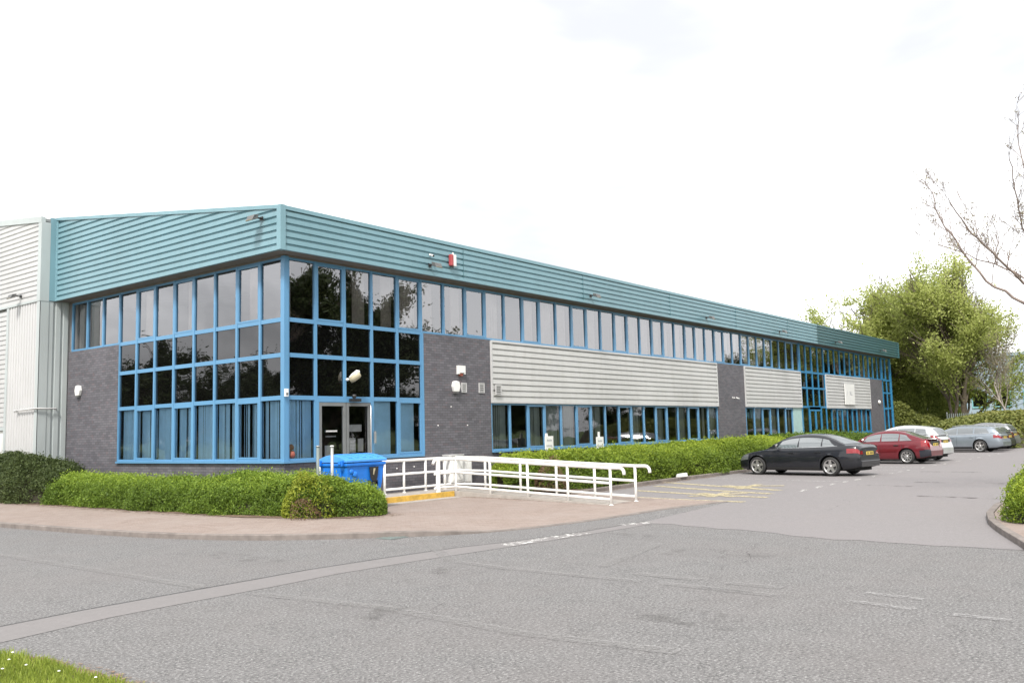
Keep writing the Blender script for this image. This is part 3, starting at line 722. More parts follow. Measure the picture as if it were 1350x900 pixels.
floodlight(-.96-.02,12.8,6.88,'floodlight with a bent arm on the grey warehouse cladding at the far left',-PI/2)
# old beige lamp on corner glazing
t=thing('wall_lamp','yellowed bulkhead lamp with white top mounted on the mullion above the entrance','wall lamp',(2.05,-.02,3.5));t.scale=(.74,.74,.74)
m=MB();m.lathe([(0,0),(.05,0),(.06,-.03),(.045,-.10),(.04,-.16)],(0,0,-.06),'y',12);m.build('bracket',M['white_plastic'],t)
m=MB();m.tube([(.02,-.17,-.12),(.10,-.25,-.03),(.22,-.38,.10),(.27,-.43,.14)],[.09,.13,.13,.09],12);m.build('lens',M['lamp_beige'],t)
m=MB();m.tube([(.0,-.15,-.0),(.09,-.23,.09),(.20,-.35,.20),(.26,-.42,.22)],[.04,.07,.09,.05],12);m.build('housing',M['white_plastic'],t)
# camera
def camera_(x,y,z,label,ang,group='small security cameras on the long front'):
    t=thing('security_camera',label,'camera',(x,y,z),0,group);t.scale=(.72,.72,.72)
    m=MB();m.lathe([(0,-.03),(.04,-.03),(.045,0)],(0,0,0),'y',10);m.tube([(0,0,0),(0,-.1,0),(0,-.12,-.03)],.014,6);m.build('bracket',M['white_plastic'],t)
    d=Vector((math.cos(ang),math.sin(ang),-.35)).normalized();c=Vector((0,-.14,-.05))
    m=MB();m.tube([c-d*.10,c+d*.10],.045,12);m.build('body',M['white_plastic'],t)
    m=MB();m.tube([c+d*.10,c+d*.125],.038,12);m.build('lens',M['black_plastic'],t)
    return t
camera_(4.88,-OV-.02,7.22,'small white camera with a black lens on the teal fascia',-1.9)
camera_(26.7,-.02,3.33,'left camera of the pair on the middle brick pier, pale housing',-2.6)
camera_(27.15,-.02,3.33,'right camera of the pair on the middle brick pier, turned away',-.5)
# red and white alarm box on fascia
t=thing('alarm_box','upright red and white alarm box mounted on the teal fascia','alarm box',(5.82,-OV-.02,7.17));t.scale=(.85,.85,.85)
m=MB();m.box(-.14,.0,-.14,0,-.21,.21);m.build('red_cover',M['red_plastic'],t,bevel=.03)
m=MB();m.box(.001,.14,-.14,0,-.21,.21);m.lathe([(0,.29),(.03,.28),(.04,.2)],(.03,-.07,0),'z',10);m.build('white_cover',M['white_plastic'],t,bevel=.03)
m=MB();m.lathe([(.0,-.27),(.04,-.26),(.06,-.2)],(.0,-.07,0),'z',10);m.build('strobe',M['grey_plastic'],t)
# bells
def bell(x,y,z,lab,left=False):
    t=thing('alarm_bell',lab,'alarm bell',(x,y,z),-PI/2 if left else 0)
    m=MB();pts=[(-.17,0),(-.12,.15),(.0,.17),(.12,.15),(.17,.0),(.11,-.17),(-.11,-.17)]
    m.prism(pts,0,-.10,lambda u,p:(p[0],u,p[1]));m.build('cover',M['white_plastic'],t,bevel=.02)
    m=MB();m.box(-.09,.09,-.09,-.0,-.215,-.172);m.build('strobe',M['grey_plastic'],t)
bell(6.44,-.021,3.38,'white hexagonal alarm bell on the brick pier beside the two vents')
bell(-.021,10.55,3.63,'white hexagonal alarm bell on the left hand brick wall',True)
t=thing('wall_lamp','small white oval light high on the farthest brick pier','wall lamp',(50.77,-.021,3.36));m=MB();m.lathe([(0,-.14),(.09,-.12),(.14,-.07),(.15,0)],(0,0,0),'y',14);m.build('cover',M['white_plastic'],t)
m=MB();m.lathe([(.155,0),(.17,-.01),(.17,-.02),(.15,-.02)],(0,0,0),'y',14);m.build('ring',M['grey_plastic'],t)
t=thing('control_box','cream square box with a notched lower edge high on the near brick pier','box',(6.7,-.021,3.9))
m=MB();m.box(-.17,.17,-.09,0,-.10,.13);m.box(-.17,-.1,-.09,0,-.14,-.101);m.box(.12,.17,-.09,0,-.14,-.101);m.build('cover',M['white_plastic'],t,bevel=.008)
m=MB();m.box(-.07,.07,-.06,0,-.19,-.103);m.build('sounder',M['ornament'],t)
t=thing('sensor_box','tiny white sensor box on the blue corner post','sensor',(-.02,-.072,3.06));m=MB();m.box(-.05,.05,-.06,0,-.1,.1);m.build('cover',M['white_plastic'],t,bevel=.008)
m=MB();m.box(-.03,.03,-.065,-.061,-.06,.0);m.build('sensor_window',M['grey_plastic'],t)
# sign on cladding
t=thing('wall_sign','blank looking white board with faint lettering fixed over the far white cladding','sign',(43.3,-.10,3.12))
m=MB();m.box(0,1.9,-.05,0,0,1.33);m.build('board',M['white_plastic'],t,bevel=.01)
m=MB()
def glyph(mb,x,z,w,h,ch,y0,y1,st):
    segs={'N':[((0,0),(0,1)),((0,1),(1,0)),((1,0),(1,1))],'L':[((0,1),(0,0)),((0,0),(1,0))],'I':[((.5,0),(.5,1))],'T':[((0,1),(1,1)),((.5,0),(.5,1))],'E':[((0,0),(0,1)),((0,1),(1,1)),((0,.5),(.8,.5)),((0,0),(1,0))],
     'P':[((0,0),(0,1)),((0,1),(1,1)),((1,1),(1,.5)),((1,.5),(0,.5))],'R':[((0,0),(0,1)),((0,1),(1,1)),((1,1),(1,.5)),((1,.5),(0,.5)),((.4,.5),(1,0))],'A':[((0,0),(.5,1)),((.5,1),(1,0)),((.2,.4),(.8,.4))],'O':[((0,0),(0,1)),((0,1),(1,1)),((1,1),(1,0)),((1,0),(0,0))],
     'V':[((0,1),(.5,0)),((.5,0),(1,1))],'S':[((1,1),(0,1)),((0,1),(0,.5)),((0,.5),(1,.5)),((1,.5),(1,0)),((1,0),(0,0))],'U':[((0,1),(0,0)),((0,0),(1,0)),((1,0),(1,1))]}[ch]
    for (a,b) in segs:
        p=Vector((x+a[0]*w,z+a[1]*h));q=Vector((x+b[0]*w,z+b[1]*h));d=(q-p).normalized()*st/2;n=Vector((-d.y,d.x));p-=d*.8;q+=d*.8
        c=[p-n,q-n,q+n,p+n];mb.hexa([(v.x,y1,v.y) for v in c]+[(v.x,y0,v.y) for v in c])
for i,ch in enumerate('I NU '):
    if ch!=' ':glyph(m,.35+i*.28,.62,.17,.24,ch,-.053,-.051,.035)
m.build('lettering',M['letter_grey'],t)
# bay signs
for (x,lab) in ((8.95,'white notice on a thin white stake rising from the hedge, the one nearer the ramp'),(12.03,'white notice on a thin white stake rising from the hedge, the one farther along')):
    t=thing('bay_sign',lab,'sign',(x,-1.65,.2),0,'small white bay notices standing in the hedge')
    m=MB();m.box(-.045,.045,-.02,.02,0,1.66);m.build('stake',M['rail_white'],t,bevel=.005)
    m=MB();m.box(-.13,.31,-.045,-.022,1.14,1.57) if x<10 else m.box(-.22,.23,-.045,-.022,1.05,1.49);m.build('board',M['white_plastic'],t,bevel=.004)
    m=MB();x0=-.07 if x<10 else -.16;zb=1.14 if x<10 else 1.05
    for r,(n,wd) in enumerate(((4,.055),(7,.035))):
        for i in range(n):
            m.box(x0+i*(wd+.01)+(.04 if r==0 else 0),x0+i*(wd+.01)+wd+(.04 if r==0 else 0)-.008,-.048,-.0455,zb+.27-r*.17,zb+.33-r*.17-.01*(i%2))
    m.build('lettering',M['letter_grey'],t)
# ornament on sill
t=thing('ornament','small red brown ornament on the inner window sill by the corner','ornament',(.28,.13,SILL+.06));m=MB()
m.lathe([(0,0),(.10,0),(.13,.08),(.11,.17),(.05,.2),(0,.2)],(0,.0,0),'z',12);m.build('pot',M['ornament'],t)
m=MB();m.lathe([(0,.2),(.07,.22),(.08,.30),(.03,.36),(0,.36)],(.02,0,0),'z',12);m.build('figure_top',M['ornament'],t)
# utility cabinet and meter boxes by far brick end
t=thing('utility_cabinet','white utility cabinet against the brick behind the ramp rails','cabinet',(6.38,-.02,.35))
m=MB();m.box(-.55,.0,-.34,0,.12,.92);m.build('cabinet_body',M['white_plastic'],t,bevel=.01)
m=MB();m.box(-.50,-.05,-.355,-.342,.18,.86);m.build('door',M['rail_white'],t,bevel=.005)
m=MB();m.box(-.57,.02,-.37,0,.922,.95);m.build('lid',M['grey_sheet'],t)
m=MB();m.box(-.5,-.03,-.3,0,-.15,.119);m.build('plinth',M['soil'],t)
t=thing('meter_box','narrow white meter box beside the larger cabinet behind the rails','cabinet',(6.72,-.02,.35))
m=MB();m.box(-.2,.2,-.22,0,.0,.85);m.build('cabinet_body',M['white_plastic'],t,bevel=.01)
m=MB();m.box(-.15,.15,-.235,-.222,.1,.78);m.build('door',M['rail_white'],t,bevel=.005)
t=thing('concrete_block','small loose white block lying on the kerb of the planting bed','block',(13.4,-4.05,gz(13.4,-4.05)+.11));m=MB();m.hexa([(-.22,-.1,0),(.22,-.12,0),(.2,.1,0),(-.2,.12,0),(-.2,-.09,.11),(.21,-.1,.13),(.19,.08,.12),(-.18,.1,.10)]);m.build('block',M['white_plastic'],t,bevel=.01)

# ------------------------------------------------------------------ warehouse at left
W=thing('warehouse','tall pale grey profiled metal warehouse at the left edge','building')
WX=-.96;wz=lambda y:9.37+(y-YL)*.12
m=MB();z=6.66;P=[]
while z<11.5:P+=[(z,0),(z+.11,0),(z+.125,.03),(z+.15,.03)];z+=.165
def wu(z):return max(YL+.2,(z+.16-9.37)/.12+YL)
for (za,da),(zb,db) in zip(P,P[1:]):
    if wu(zb)>26:break
    m.add([(WX+da,wu(za),za),(WX+da,30,za),(WX+db,30,zb),(WX+db,wu(zb),zb)],[(0,1,2,3)])
m.build('upper_cladding',M['grey_sheet'],W,recalc=False)
m=MB();slopebox(m,WX-.04,WX+.1,YL,30,wz(YL)+.02,wz(30)+.02,.2);m.box(WX-.03,WX+.06,YL+.202,30,6.58,6.655)
m.box(WX-.035,WX+.26,YL-.03,YL+.2,6.58,wz(YL)-.16);m.build('trim',M['grey_trim'],W)
m=MB();m.box(WX+.262,-OV+.0,YL-.025,YL+.05,FB,zt(YL)-.02);m.build('teal_trim',M['teal_sheet'],W)
m=MB();m.box(WX-.02,WX+.27,YL-.02,YL+.0,.0,6.575);m.box(WX-.025,WX+.0,YL-.02,YL+.18,.0,6.575);m.build('corner_trim',M['grey_trim'],W)
# vertical profile, front face and return
def vribs(mb,fn,a,b,z0,z1,pitch,crest,depth):
    u=a;P=[]
    while u<b:P+=[(u,0),(u+crest,0),(u+crest+.015,depth),(u+pitch-.015,depth)];u+=pitch
    P=[(min(p,b),d) for p,d in P]+[(b,0)]
    for (ua,da),(ub,db) in zip(P,P[1:]):
        if ub-ua<1e-6:continue
        mb.add([fn(ua,da,z0),fn(ub,db,z0),fn(ub,db,z1),fn(ua,da,z1)],[(0,1,2,3)])
m=MB();vribs(m,lambda u,d,z:(WX+d,u,z),YL+.18,13.68,0,6.58,.19,.12,.035);m.build('lower_cladding',M['grey_sheet'],W,recalc=False)
m=MB();vribs(m,lambda u,d,z:(u,YL+.0+d,z),WX+.27,-.02,0,6.6,.25,.15,.05);m.build('return_cladding',M['grey_trim'],W,recalc=False)
m=MB();m.box(WX-.02,WX+.1,13.68,13.84,0,6.57);m.box(WX-.02,WX+.1,13.841,18,2.42,2.54);m.build('door_surround',M['grey_trim'],W)
m=MB();ribs(m,lambda u,d,z:(WX+d,u,z),lambda z:13.84,18,2.55,6.5,.165,.12,.03);m.build('side_cladding',M['grey_sheet'],W,recalc=False)
m=MB();m.box(WX+.05,WX+.1,13.85,18,0,2.41);m.box(WX+.02,WX+.045,14.05,14.6,.9,2.2);m.build('door',[M['white_plastic']],W)
m=MB();m.box(WX+.12,54.9,YL+.06,30,0,wz(YL)-.25);m.build('wall',M['grey_sheet'],W)
m=MB();x0,x1=WX+.11,54.9;slopebox(m,x0,x1,YL+.0,26,wz(YL)-.03,wz(26)-.03,.1);slopebox(m,x0,x1,26.002,42,wz(26)-.03,wz(YL)-.03,.1);m.build('roof',M['roof_sheet'],W)
m=MB();m.add([(WX+.115,YL+.1,6.6),(WX+.115,30,6.6),(WX+.115,30,wz(26)-.4),(WX+.115,26,wz(26)-.2),(WX+.115,YL+.1,wz(YL)-.2)],[(0,1,2,3,4)]);m.build('gable_wall',M['grey_sheet'],W)
m=MB();m.tube([(WX-.09,12.75,3.0),(WX-.09,12.75,3.06),(WX-.09,YL-.08,3.07),(-.42,YL-.09,3.07),(-.38,YL-.03,3.07)],.03,8);m.tube([(WX-.09,12.72,3.04),(WX-.09,12.80,3.04)],.055,8);m.build('pipe',M['grey_sheet'],W)

# ------------------------------------------------------------------ foliage helpers
def vnoise(P,seed,scale,octv=3):
    r=np.random.default_rng(seed);o=np.zeros(len(P));a=1.;s=scale
    for _ in range(octv):
        for _ in range(5):
            d=r.normal(size=3);d/=np.linalg.norm(d);o+=a*np.sin(P@(d*s)+r.uniform(0,6.28))/5*1.6
        a*=.5;s*=2.1
    return o
def leaf_arrays(C,N,size,rng,aspect=.6,spread=.9):
    n=len(C);d=N+rng.normal(size=(n,3))*spread;d/=np.linalg.norm(d,axis=1)[:,None]+1e-9
    a=np.cross(d,rng.normal(size=(n,3)));a/=np.linalg.norm(a,axis=1)[:,None]+1e-9;b=np.cross(d,a)
    s=(size*rng.uniform(.6,1.35,n))[:,None]
    A=a*s;Bv=b*s*aspect
    V=np.stack([C-A,C+Bv*.9-A*.1,C+A,C-Bv*.9-A*.1],1).reshape(-1,3)
    return V
def leaf_object(name,V,tint,mat,parent=None,extra=None,mats=None):
    # V: (4n,3), tint: per leaf
    n=len(V)//4;me=bpy.data.meshes.new(name)
    ev,ef=(extra if extra else ([],[]))
    nv=4*n+len(ev);nl=4*n+sum(len(f) for f in ef)
    me.vertices.add(nv);co=np.concatenate([V.reshape(-1),np.array(ev,dtype=float).reshape(-1)]) if len(ev) else V.reshape(-1)
    me.vertices.foreach_set('co',co.astype(np.float32))
    me.loops.add(nl);li=np.arange(4*n)
    if len(ef):li=np.concatenate([li,np.array([i+4*n for f in ef for i in f])])
    me.loops.foreach_set('vertex_index',li.astype(np.int32))
    me.polygons.add(n+len(ef));ls=np.arange(n)*4
    if len(ef):
        q=4*n;e=[]
        for f in ef:e.append(q);q+=len(f)
        ls=np.concatenate([ls,np.array(e)])
    me.polygons.foreach_set('loop_start',ls.astype(np.int32))
    if len(ef):
        mi=np.zeros(n+len(ef),dtype=np.int32);mi[n:]=1;me.polygons.foreach_set('material_index',mi)
    me.materials.append(mat)
    if len(ef):me.materials.append(M['stems'])
    at=me.attributes.new('tint','FLOAT','POINT');t=np.concatenate([np.repeat(tint,4),np.full(len(ev),.2)]);at.data.foreach_set('value',t.astype(np.float32))
    me.update(calc_edges=True);me.validate()
    o=bpy.data.objects.new(name,me);COL.objects.link(o)
    if parent:o.parent=parent
    return o
def path_eval(pts,t):
    P=np.array(pts,float);d=np.sqrt(((P[1:,:2]-P[:-1,:2])**2).sum(1));c=np.concatenate([[0],np.cumsum(d)]);s=t*c[-1]
    out=np.stack([np.interp(s,c,P[:,k]) for k in range(P.shape[1])],1);return out,c[-1]
def hedge(name,label,pts,mat,n,size,seed,zf,lump=.12,core=True,asp=.42,cat='hedge',group=None,tintshift=0,flat=2.6,topbright=0,kind=None,lscale=2.2):
    """pts: (x,y,half width,height) along a path; rounded-box section made of many small leaves round a dark twiggy core"""
    rng=np.random.default_rng(seed)
    t=rng.uniform(0,1,n);q,L=path_eval(pts,t);q2,_=path_eval(pts,np.clip(t+.01,0,1));q1,_=path_eval(pts,np.clip(t-.01,0,1))
    tg=q2[:,:2]-q1[:,:2];tg/=np.linalg.norm(tg,axis=1)[:,None]+1e-9;nr=np.stack([-tg[:,1],tg[:,0]],1)
    th=rng.uniform(0,PI,n);c,s=np.cos(th),np.sin(th);k=(np.abs(c)**flat+np.abs(s)**flat)**(-1/flat)
    # end rounding
    dist=np.minimum(t,1-t)*L;er=np.clip(dist/np.maximum(q[:,2],.3),0,1);er=np.sqrt(1-(1-er)**2)*.85+.15
    W=q[:,2]*er;H=q[:,3]*(.45+.55*er)
    base=np.stack([q[:,0]+nr[:,0]*c*k*W,q[:,1]+nr[:,1]*c*k*W,s*k*H],1)
    nz=vnoise(base,seed,lscale,4);dep=rng.uniform(0,1,n)**1.6*.24
    f=1+lump*nz+.035*vnoise(base,seed+2,11.,2)-dep
    nv=np.stack([nr[:,0]*c*1.0,nr[:,1]*c*1.0,s*1.1+.1],1);nv/=np.linalg.norm(nv,axis=1)[:,None]
    C=np.stack([q[:,0]+nr[:,0]*c*k*W*f,q[:,1]+nr[:,1]*c*k*W*f,np.maximum(s*k*H*f,.02)+np.abs(rng.normal(size=n))*.0],1)
    # occasional shoots
    sh=rng.uniform(0,1,n)<.07;C[sh]+=nv[sh]*rng.uniform(.02,.15,(sh.sum(),1))
    C[:,2]+=np.array([zf(x,y) for x,y in zip(q[:,0],q[:,1])])
    kp=(s*k>.42)|(rng.uniform(0,1,n)<.5+.28*vnoise(base,seed+9,3.3,3))
    if core:C,nv,base,s=C[kp],nv[kp],base[kp],s[kp];n=len(C)
    V=leaf_arrays(C,nv*.5+np.array([0,0,.0]),size,rng,asp,1.)
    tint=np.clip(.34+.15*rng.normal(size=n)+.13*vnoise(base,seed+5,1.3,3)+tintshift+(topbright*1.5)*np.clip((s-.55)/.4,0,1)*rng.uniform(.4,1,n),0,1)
    # core
    ns,nt_=max(6,int(L/.35)),12;tt=np.linspace(0.004,.996,ns);qq,_=path_eval(pts,tt);qa,_=path_eval(pts,np.clip(tt+.01,0,1));qb,_=path_eval(pts,np.clip(tt-.01,0,1))
    ev=[];ef=[]
    for i in range(ns):
        g=qa[i,:2]-qb[i,:2];g/=np.linalg.norm(g);e=math.sqrt(max(0,1-(1-min(1,min(tt[i],1-tt[i])*L/max(qq[i,2],.3)))**2))*.85+.15
        for j in range(nt_+1):
            a=PI*j/nt_;cc,ss=math.cos(a),math.sin(a);kk=(abs(cc)**flat+abs(ss)**flat)**(-1/flat)
            ev.append((qq[i,0]-g[1]*cc*kk*qq[i,2]*e*.72,qq[i,1]+g[0]*cc*kk*qq[i,2]*e*.72,zf(qq[i,0],qq[i,1])+ss*kk*qq[i,3]*(.45+.55*e)*.74-.02))
    for i in range(ns-1):
        for j in range(nt_):a=i*(nt_+1)+j;ef.append((a,a+1,a+nt_+2,a+nt_+1))
    ef.append(tuple(range(nt_+1)));ef.append(tuple(range((ns-1)*(nt_+1),ns*(nt_+1)))[::-1])
    o=leaf_object(name,V,tint,mat,None,(ev,ef) if core else None)
    if kind:tag(o,kind=kind)
    tag(o,label,cat,group);return o

hedge('hedge','clipped light green conifer hedge wrapping the building corner in front of the left windows',
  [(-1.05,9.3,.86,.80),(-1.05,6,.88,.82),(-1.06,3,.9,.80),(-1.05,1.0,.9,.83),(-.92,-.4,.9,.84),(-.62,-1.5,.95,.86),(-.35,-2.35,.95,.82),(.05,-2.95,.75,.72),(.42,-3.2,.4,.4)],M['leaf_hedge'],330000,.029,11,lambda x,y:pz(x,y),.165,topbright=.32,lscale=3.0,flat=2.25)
hedge('shrub','dark dull green rounded shrubs at the far left in front of the grey warehouse',
  [(-1.1,18,1.1,1.2),(-1.15,14,1.05,1.3),(-1.1,12,1.0,1.48),(-1.1,10.4,1.0,1.36),(-1.2,8.4,.85,1.0)],M['leaf_dark_hedge'],130000,.038,12,lambda x,y:pz(x,y),.14,cat='shrub')
hedge('shrub','yellow green golden shrub poking out of the rounded end of the front hedge',
  [(-1.6,-2.0,.35,.5),(-1.3,-2.35,.42,.95),(-1.0,-2.6,.42,1.0),(-.7,-2.8,.35,.5)],M['leaf_gold'],3000,.036,13,lambda x,y:pz(x,y),.28,cat='shrub',core=False,flat=2,lscale=4)
hedge('shrub','dead brown sprig low in the end of the front hedge',
  [(-1.75,-2.5,.3,.3),(-1.55,-2.75,.3,.42),(-1.35,-3.0,.3,.25)],M['leaf_brown'],700,.026,14,lambda x,y:pz(x,y),.35,cat='shrub',core=False,flat=2,lscale=5)
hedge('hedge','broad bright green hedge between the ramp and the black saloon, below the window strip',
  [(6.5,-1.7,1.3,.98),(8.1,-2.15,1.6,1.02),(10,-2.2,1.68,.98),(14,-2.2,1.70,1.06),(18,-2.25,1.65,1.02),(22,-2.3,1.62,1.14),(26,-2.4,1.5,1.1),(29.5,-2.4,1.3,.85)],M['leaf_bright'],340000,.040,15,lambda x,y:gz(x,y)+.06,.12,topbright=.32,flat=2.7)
hedge('hedge','darker hedge curving past the brick behind the black saloon',
  [(26,-1.9,1.3,1.15),(30,-2.2,1.6,1.22),(35,-2.3,1.6,1.25),(40,-2.3,1.4,.95),(43,-2.3,1.0,.6)],M['leaf_hedge'],90000,.06,16,lambda x,y:gz(x,y)+.06,.09)
hedge('shrub','bare brown straggly bush behind the ramp rails at the start of the bright hedge',
  [(6.5,-3.0,.4,.55),(6.9,-3.2,.5,.8),(7.4,-3.35,.4,.55)],M['leaf_brown'],1800,.030,17,lambda x,y:gz(x,y)+.06,.35,cat='shrub',core=False,flat=2,lscale=4)
hedge('hedge','yellow green hedge on the kerbed island at the right edge',
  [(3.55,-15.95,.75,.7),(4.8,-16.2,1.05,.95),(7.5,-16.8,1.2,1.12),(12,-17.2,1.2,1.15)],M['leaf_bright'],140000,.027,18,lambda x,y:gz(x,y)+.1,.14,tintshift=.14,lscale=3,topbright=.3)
# island
isl=[(0.2,-16.35),(1.3,-16.0),(2.4,-15.62),(3.3,-15.32),(4.2,-15.05),(5.4,-14.8),(7,-14.65),(9,-14.75),(14,-15.3),(22,-16.2)]
kerbrun(isl,gz,.11,-.13)
sheet('island_bed',[[(x,y-.14) for x,y in isl],[(x+1.2,y-2.2) for x,y in isl],[(x+3,y-6) for x,y in isl]],lambda x,y:gz(x,y)+.09,M['paving'])
# shrub bank behind cars
def bank():
    rng=np.random.default_rng(21);n=120000
    x=rng.uniform(49,66,n);y=rng.uniform(-26,1.5,n)
    def h(x,y):
        e=1/(1+np.exp(-((x-50.6)+.12*np.minimum(0,y+4))*1.6));r=1/(1+np.exp((y-(-2.2)+.0*x)*.55))
        return (2.35*e*(.25+.75*r))*(1-.02*np.maximum(0,x-58))
    k=h(x,y)>.12;x,y=x[k],y[k];n=len(x)
    z=h(x,y)+.16*vnoise(np.stack([x,y,x*0],1),4,1.3,4);C=np.stack([x,y,z+.14-rng.uniform(0,.18,n)],1)
    N=np.tile(np.array([[-.5,0,1.]]),(n,1));V=leaf_arrays(C,N,.13,rng)
    tint=np.clip(.45+.17*rng.normal(size=n)+.2*vnoise(C,9,.5,3),0,1)
    gx=np.linspace(49,67,40);gy=np.linspace(-27,2,50);ev=[(a,b,float(h(a,b))*.96-.0+.0) for a in gx for b in gy]
    ef=[(i*50+j,(i+1)*50+j,(i+1)*50+j+1,i*50+j+1) for i in range(39) for j in range(49)]
    o=leaf_object('shrub_bank',V,tint,M['leaf_bank'],None,(ev,ef))
    tag(o,'low spreading evergreen ground cover on the bank behind the parked cars','ground cover',kind='stuff')
bank()

# ------------------------------------------------------------------ grass verge, lower left
def verge():
    rng=np.random.default_rng(5)
    edge=lambda y:-10.42-.55*np.exp(-(y+9.35)**2*0)*np.clip((y+10.1)/.9,0,1)**2*1.2
    rows=[]
    for y in span(-14,-9.45,24):
        e=float(edge(y))+.03*math.sin(y*9);rows.append([(lerp(-19,e,t),y) for t in span(0,1,20)])
    sheet('verge_soil',rows,lambda x,y:.028,M['soil'])
    n=52000;y=rng.uniform(-12.6,-9.5,n);x=-10.5-rng.uniform(0,1,n)*3.2;e=edge(y)+.05*np.sin(y*7)-rng.uniform(0,.12,n);k=x<e-.02;x,y=x[k],y[k];n=len(x)
    hgt=rng.uniform(.03,.085,n);a=rng.uniform(0,2*PI,n);w=.0045
    bx=np.stack([np.cos(a)*w,np.sin(a)*w,a*0],1);P=np.stack([x,y,np.full(n,.025)],1);lean=rng.normal(size=(n,3))*.025;lean[:,2]=0
    T=P+lean+np.stack([a*0,a*0,hgt],1)
    V=np.stack([P-bx,P+bx,T+bx*.3,T-bx*.3],1).reshape(-1,3)
    tint=np.clip(.45+.2*rng.normal(size=n)+.25*vnoise(P,8,3.,2),0,1)
    o=leaf_object('grass',V,tint,M['grass_blade']);tag(o,'short mown grass with daisies at the lower left corner','grass',kind='stuff')
    m=MB()
    for i in range(45):
        yy=rng.uniform(-12,-9.6);xx=-10.6-rng.uniform(0,1.8)
        if xx>edge(yy)-.1:continue
        z=.085+rng.uniform(0,.02);m.lathe([(0,.006),(.006,.005),(.013,0)],(xx,yy,z),'z',7)
    o=m.build('daisies',M['daisy']);tag(o,'scattered tiny white daisies in the corner grass','daisies',kind='stuff')
    strip('leaf_litter',[(-10.36,-12.2),(-10.33,-10.8),(-10.45,-9.9),(-10.85,-9.42),(-11.5,-9.36)],.13,M['litter_debris'],.012)
verge()

# ------------------------------------------------------------------ trees
def skeleton(seed,H,tr,levels,nchild,spread,trunk_frac=.35,up=.25,wander=.16,lenf=.62,stems=1,lean=(0,0),start_kids=.35):
    rng=random.Random(seed);br=[]
    def grow(p,d,L,r,lv):
        n=max(3,int(5-lv*.5));pts=[p.copy()];rs=[r]
        q=p.copy();dd=d.copy()
        for i in range(n):
            dd=(dd+Vector((rng.gauss(0,wander),rng.gauss(0,wander),rng.gauss(0,wander*.6)+up*(.3 if lv else .1)))).normalized()
            q=q+dd*(L/n);pts.append(q.copy());rs.append(r*(1-.72*(i+1)/n) if lv else r*(1-.55*(i+1)/n))
        br.append((lv,pts,rs))
        if lv>=levels:return
        k=nchild[min(lv,len(nchild)-1)]
        for i in range(k):
            f=start_kids+(1-start_kids)*(i+rng.random())/k if lv==0 else .25+.75*(i+rng.random())/k
            f=min(f,.99);j=int(f*n);t=f*n-j;pp=pts[j].lerp(pts[min(j+1,n)],t);rr=lerp(rs[j],rs[min(j+1,n)],t)
            a=rng.uniform(0,2*PI);ax=dd.orthogonal().normalized();base=(pts[min(j+1,n)]-pts[j]).normalized()
            ax=base.orthogonal().normalized();ax=Matrix.Rotation(a,3,base)@ax
            sp=rng.uniform(spread*.6,spread*1.2);nd_=(base*math.cos(sp)+ax*math.sin(sp)).normalized()
            grow(pp,nd_,L*lenf*rng.uniform(.75,1.15)*(1.15-.4*f if lv==0 else 1),max(.004,rr*.62),lv+1)
    for s in range(stems):
        a=2*PI*s/stems+rng.random();d=Vector((lean[0]+(.16*math.cos(a) if stems>1 else 0),lean[1]+(.16*math.sin(a) if stems>1 else 0),1)).normalized()
        grow(Vector((.3*math.cos(a) if stems>1 else 0,.3*math.sin(a) if stems>1 else 0,-.1)),d,H*.62*rng.uniform(.85,1.05),tr*(1 if stems==1 else .8),0)
    return br
def tree(name,label,loc,seed,H,tr,leafmat,nleaf,lsize,bark='bark',cat='tree',group=None,levels=3,nchild=(9,6,4),spread=.75,jit=.35,minr=.0,droop=0,sides=(9,6,4,3,3,3),rz=0,shape=None,**k):
    br=skeleton(seed,H,tr,levels,nchild,spread,**k)
    # scale to the wanted height
    mx=max(p.z for _,pts,_ in br for p in pts);sc=H/mx
    t=thing(name,label,cat,loc,rz,group)
    wood=MB();twig=MB()
    for lv,pts,rs in br:
        P=[p*sc for p in pts];R=[max(r,minr) for r in rs]
        (wood if lv<=1 else twig).tube(P,R,sides[min(lv,len(sides)-1)],0,cap=False)
    wood.build('trunk',M[bark],t,recalc=False)
    if leafmat is None:
        twig.build('branches',M[bark if bark!='bark' else 'twig'],t,recalc=False);return t
    twig.build('branches',M[bark],t,recalc=False)
    rng=np.random.default_rng(seed)
    T=[[tuple(p*sc) for p in pts] for lv,pts,_ in br if lv>=levels-1]
    S0=np.array([q[i] for q in T for i in range(len(q)-1)]);S1=np.array([q[i+1] for q in T for i in range(len(q)-1)])
    idx=rng.integers(0,len(S0),nleaf);f=rng.uniform(0,1,(nleaf,1));C=S0[idx]*(1-f)+S1[idx]*f
    j=rng.normal(size=(nleaf,3))*jit*rng.uniform(.3,1,(nleaf,1));j[:,2]-=np.abs(rng.normal(size=nleaf))*droop
    C=C+j;C[:,2]=np.maximum(C[:,2],.1)
    keep=vnoise(C,seed+3,1.1,3)>-.2
    C=C[keep];N=rng.normal(size=C.shape);N[:,2]=np.abs(N[:,2]);V=leaf_arrays(C,N,lsize,rng,.55,.6)
    clump=vnoise(C,seed+7,.7,2);tint=np.clip(.45+.18*rng.normal(size=len(C))+.2*clump,0,1)
    leaf_object('crown',V,tint,M[leafmat],t);return t
grp='fresh green trees beyond the far end of the office'
tree('tree','big fresh green tree whose leaning trunk rises behind the silver estate car',(63.5,-2.2,0),31,15.8,.17,'leaf_willow',95000,.105,group=grp,levels=3,nchild=(12,8,5),spread=.58,jit=.45,lean=(0,-.02),stems=2,start_kids=.34,minr=.02)
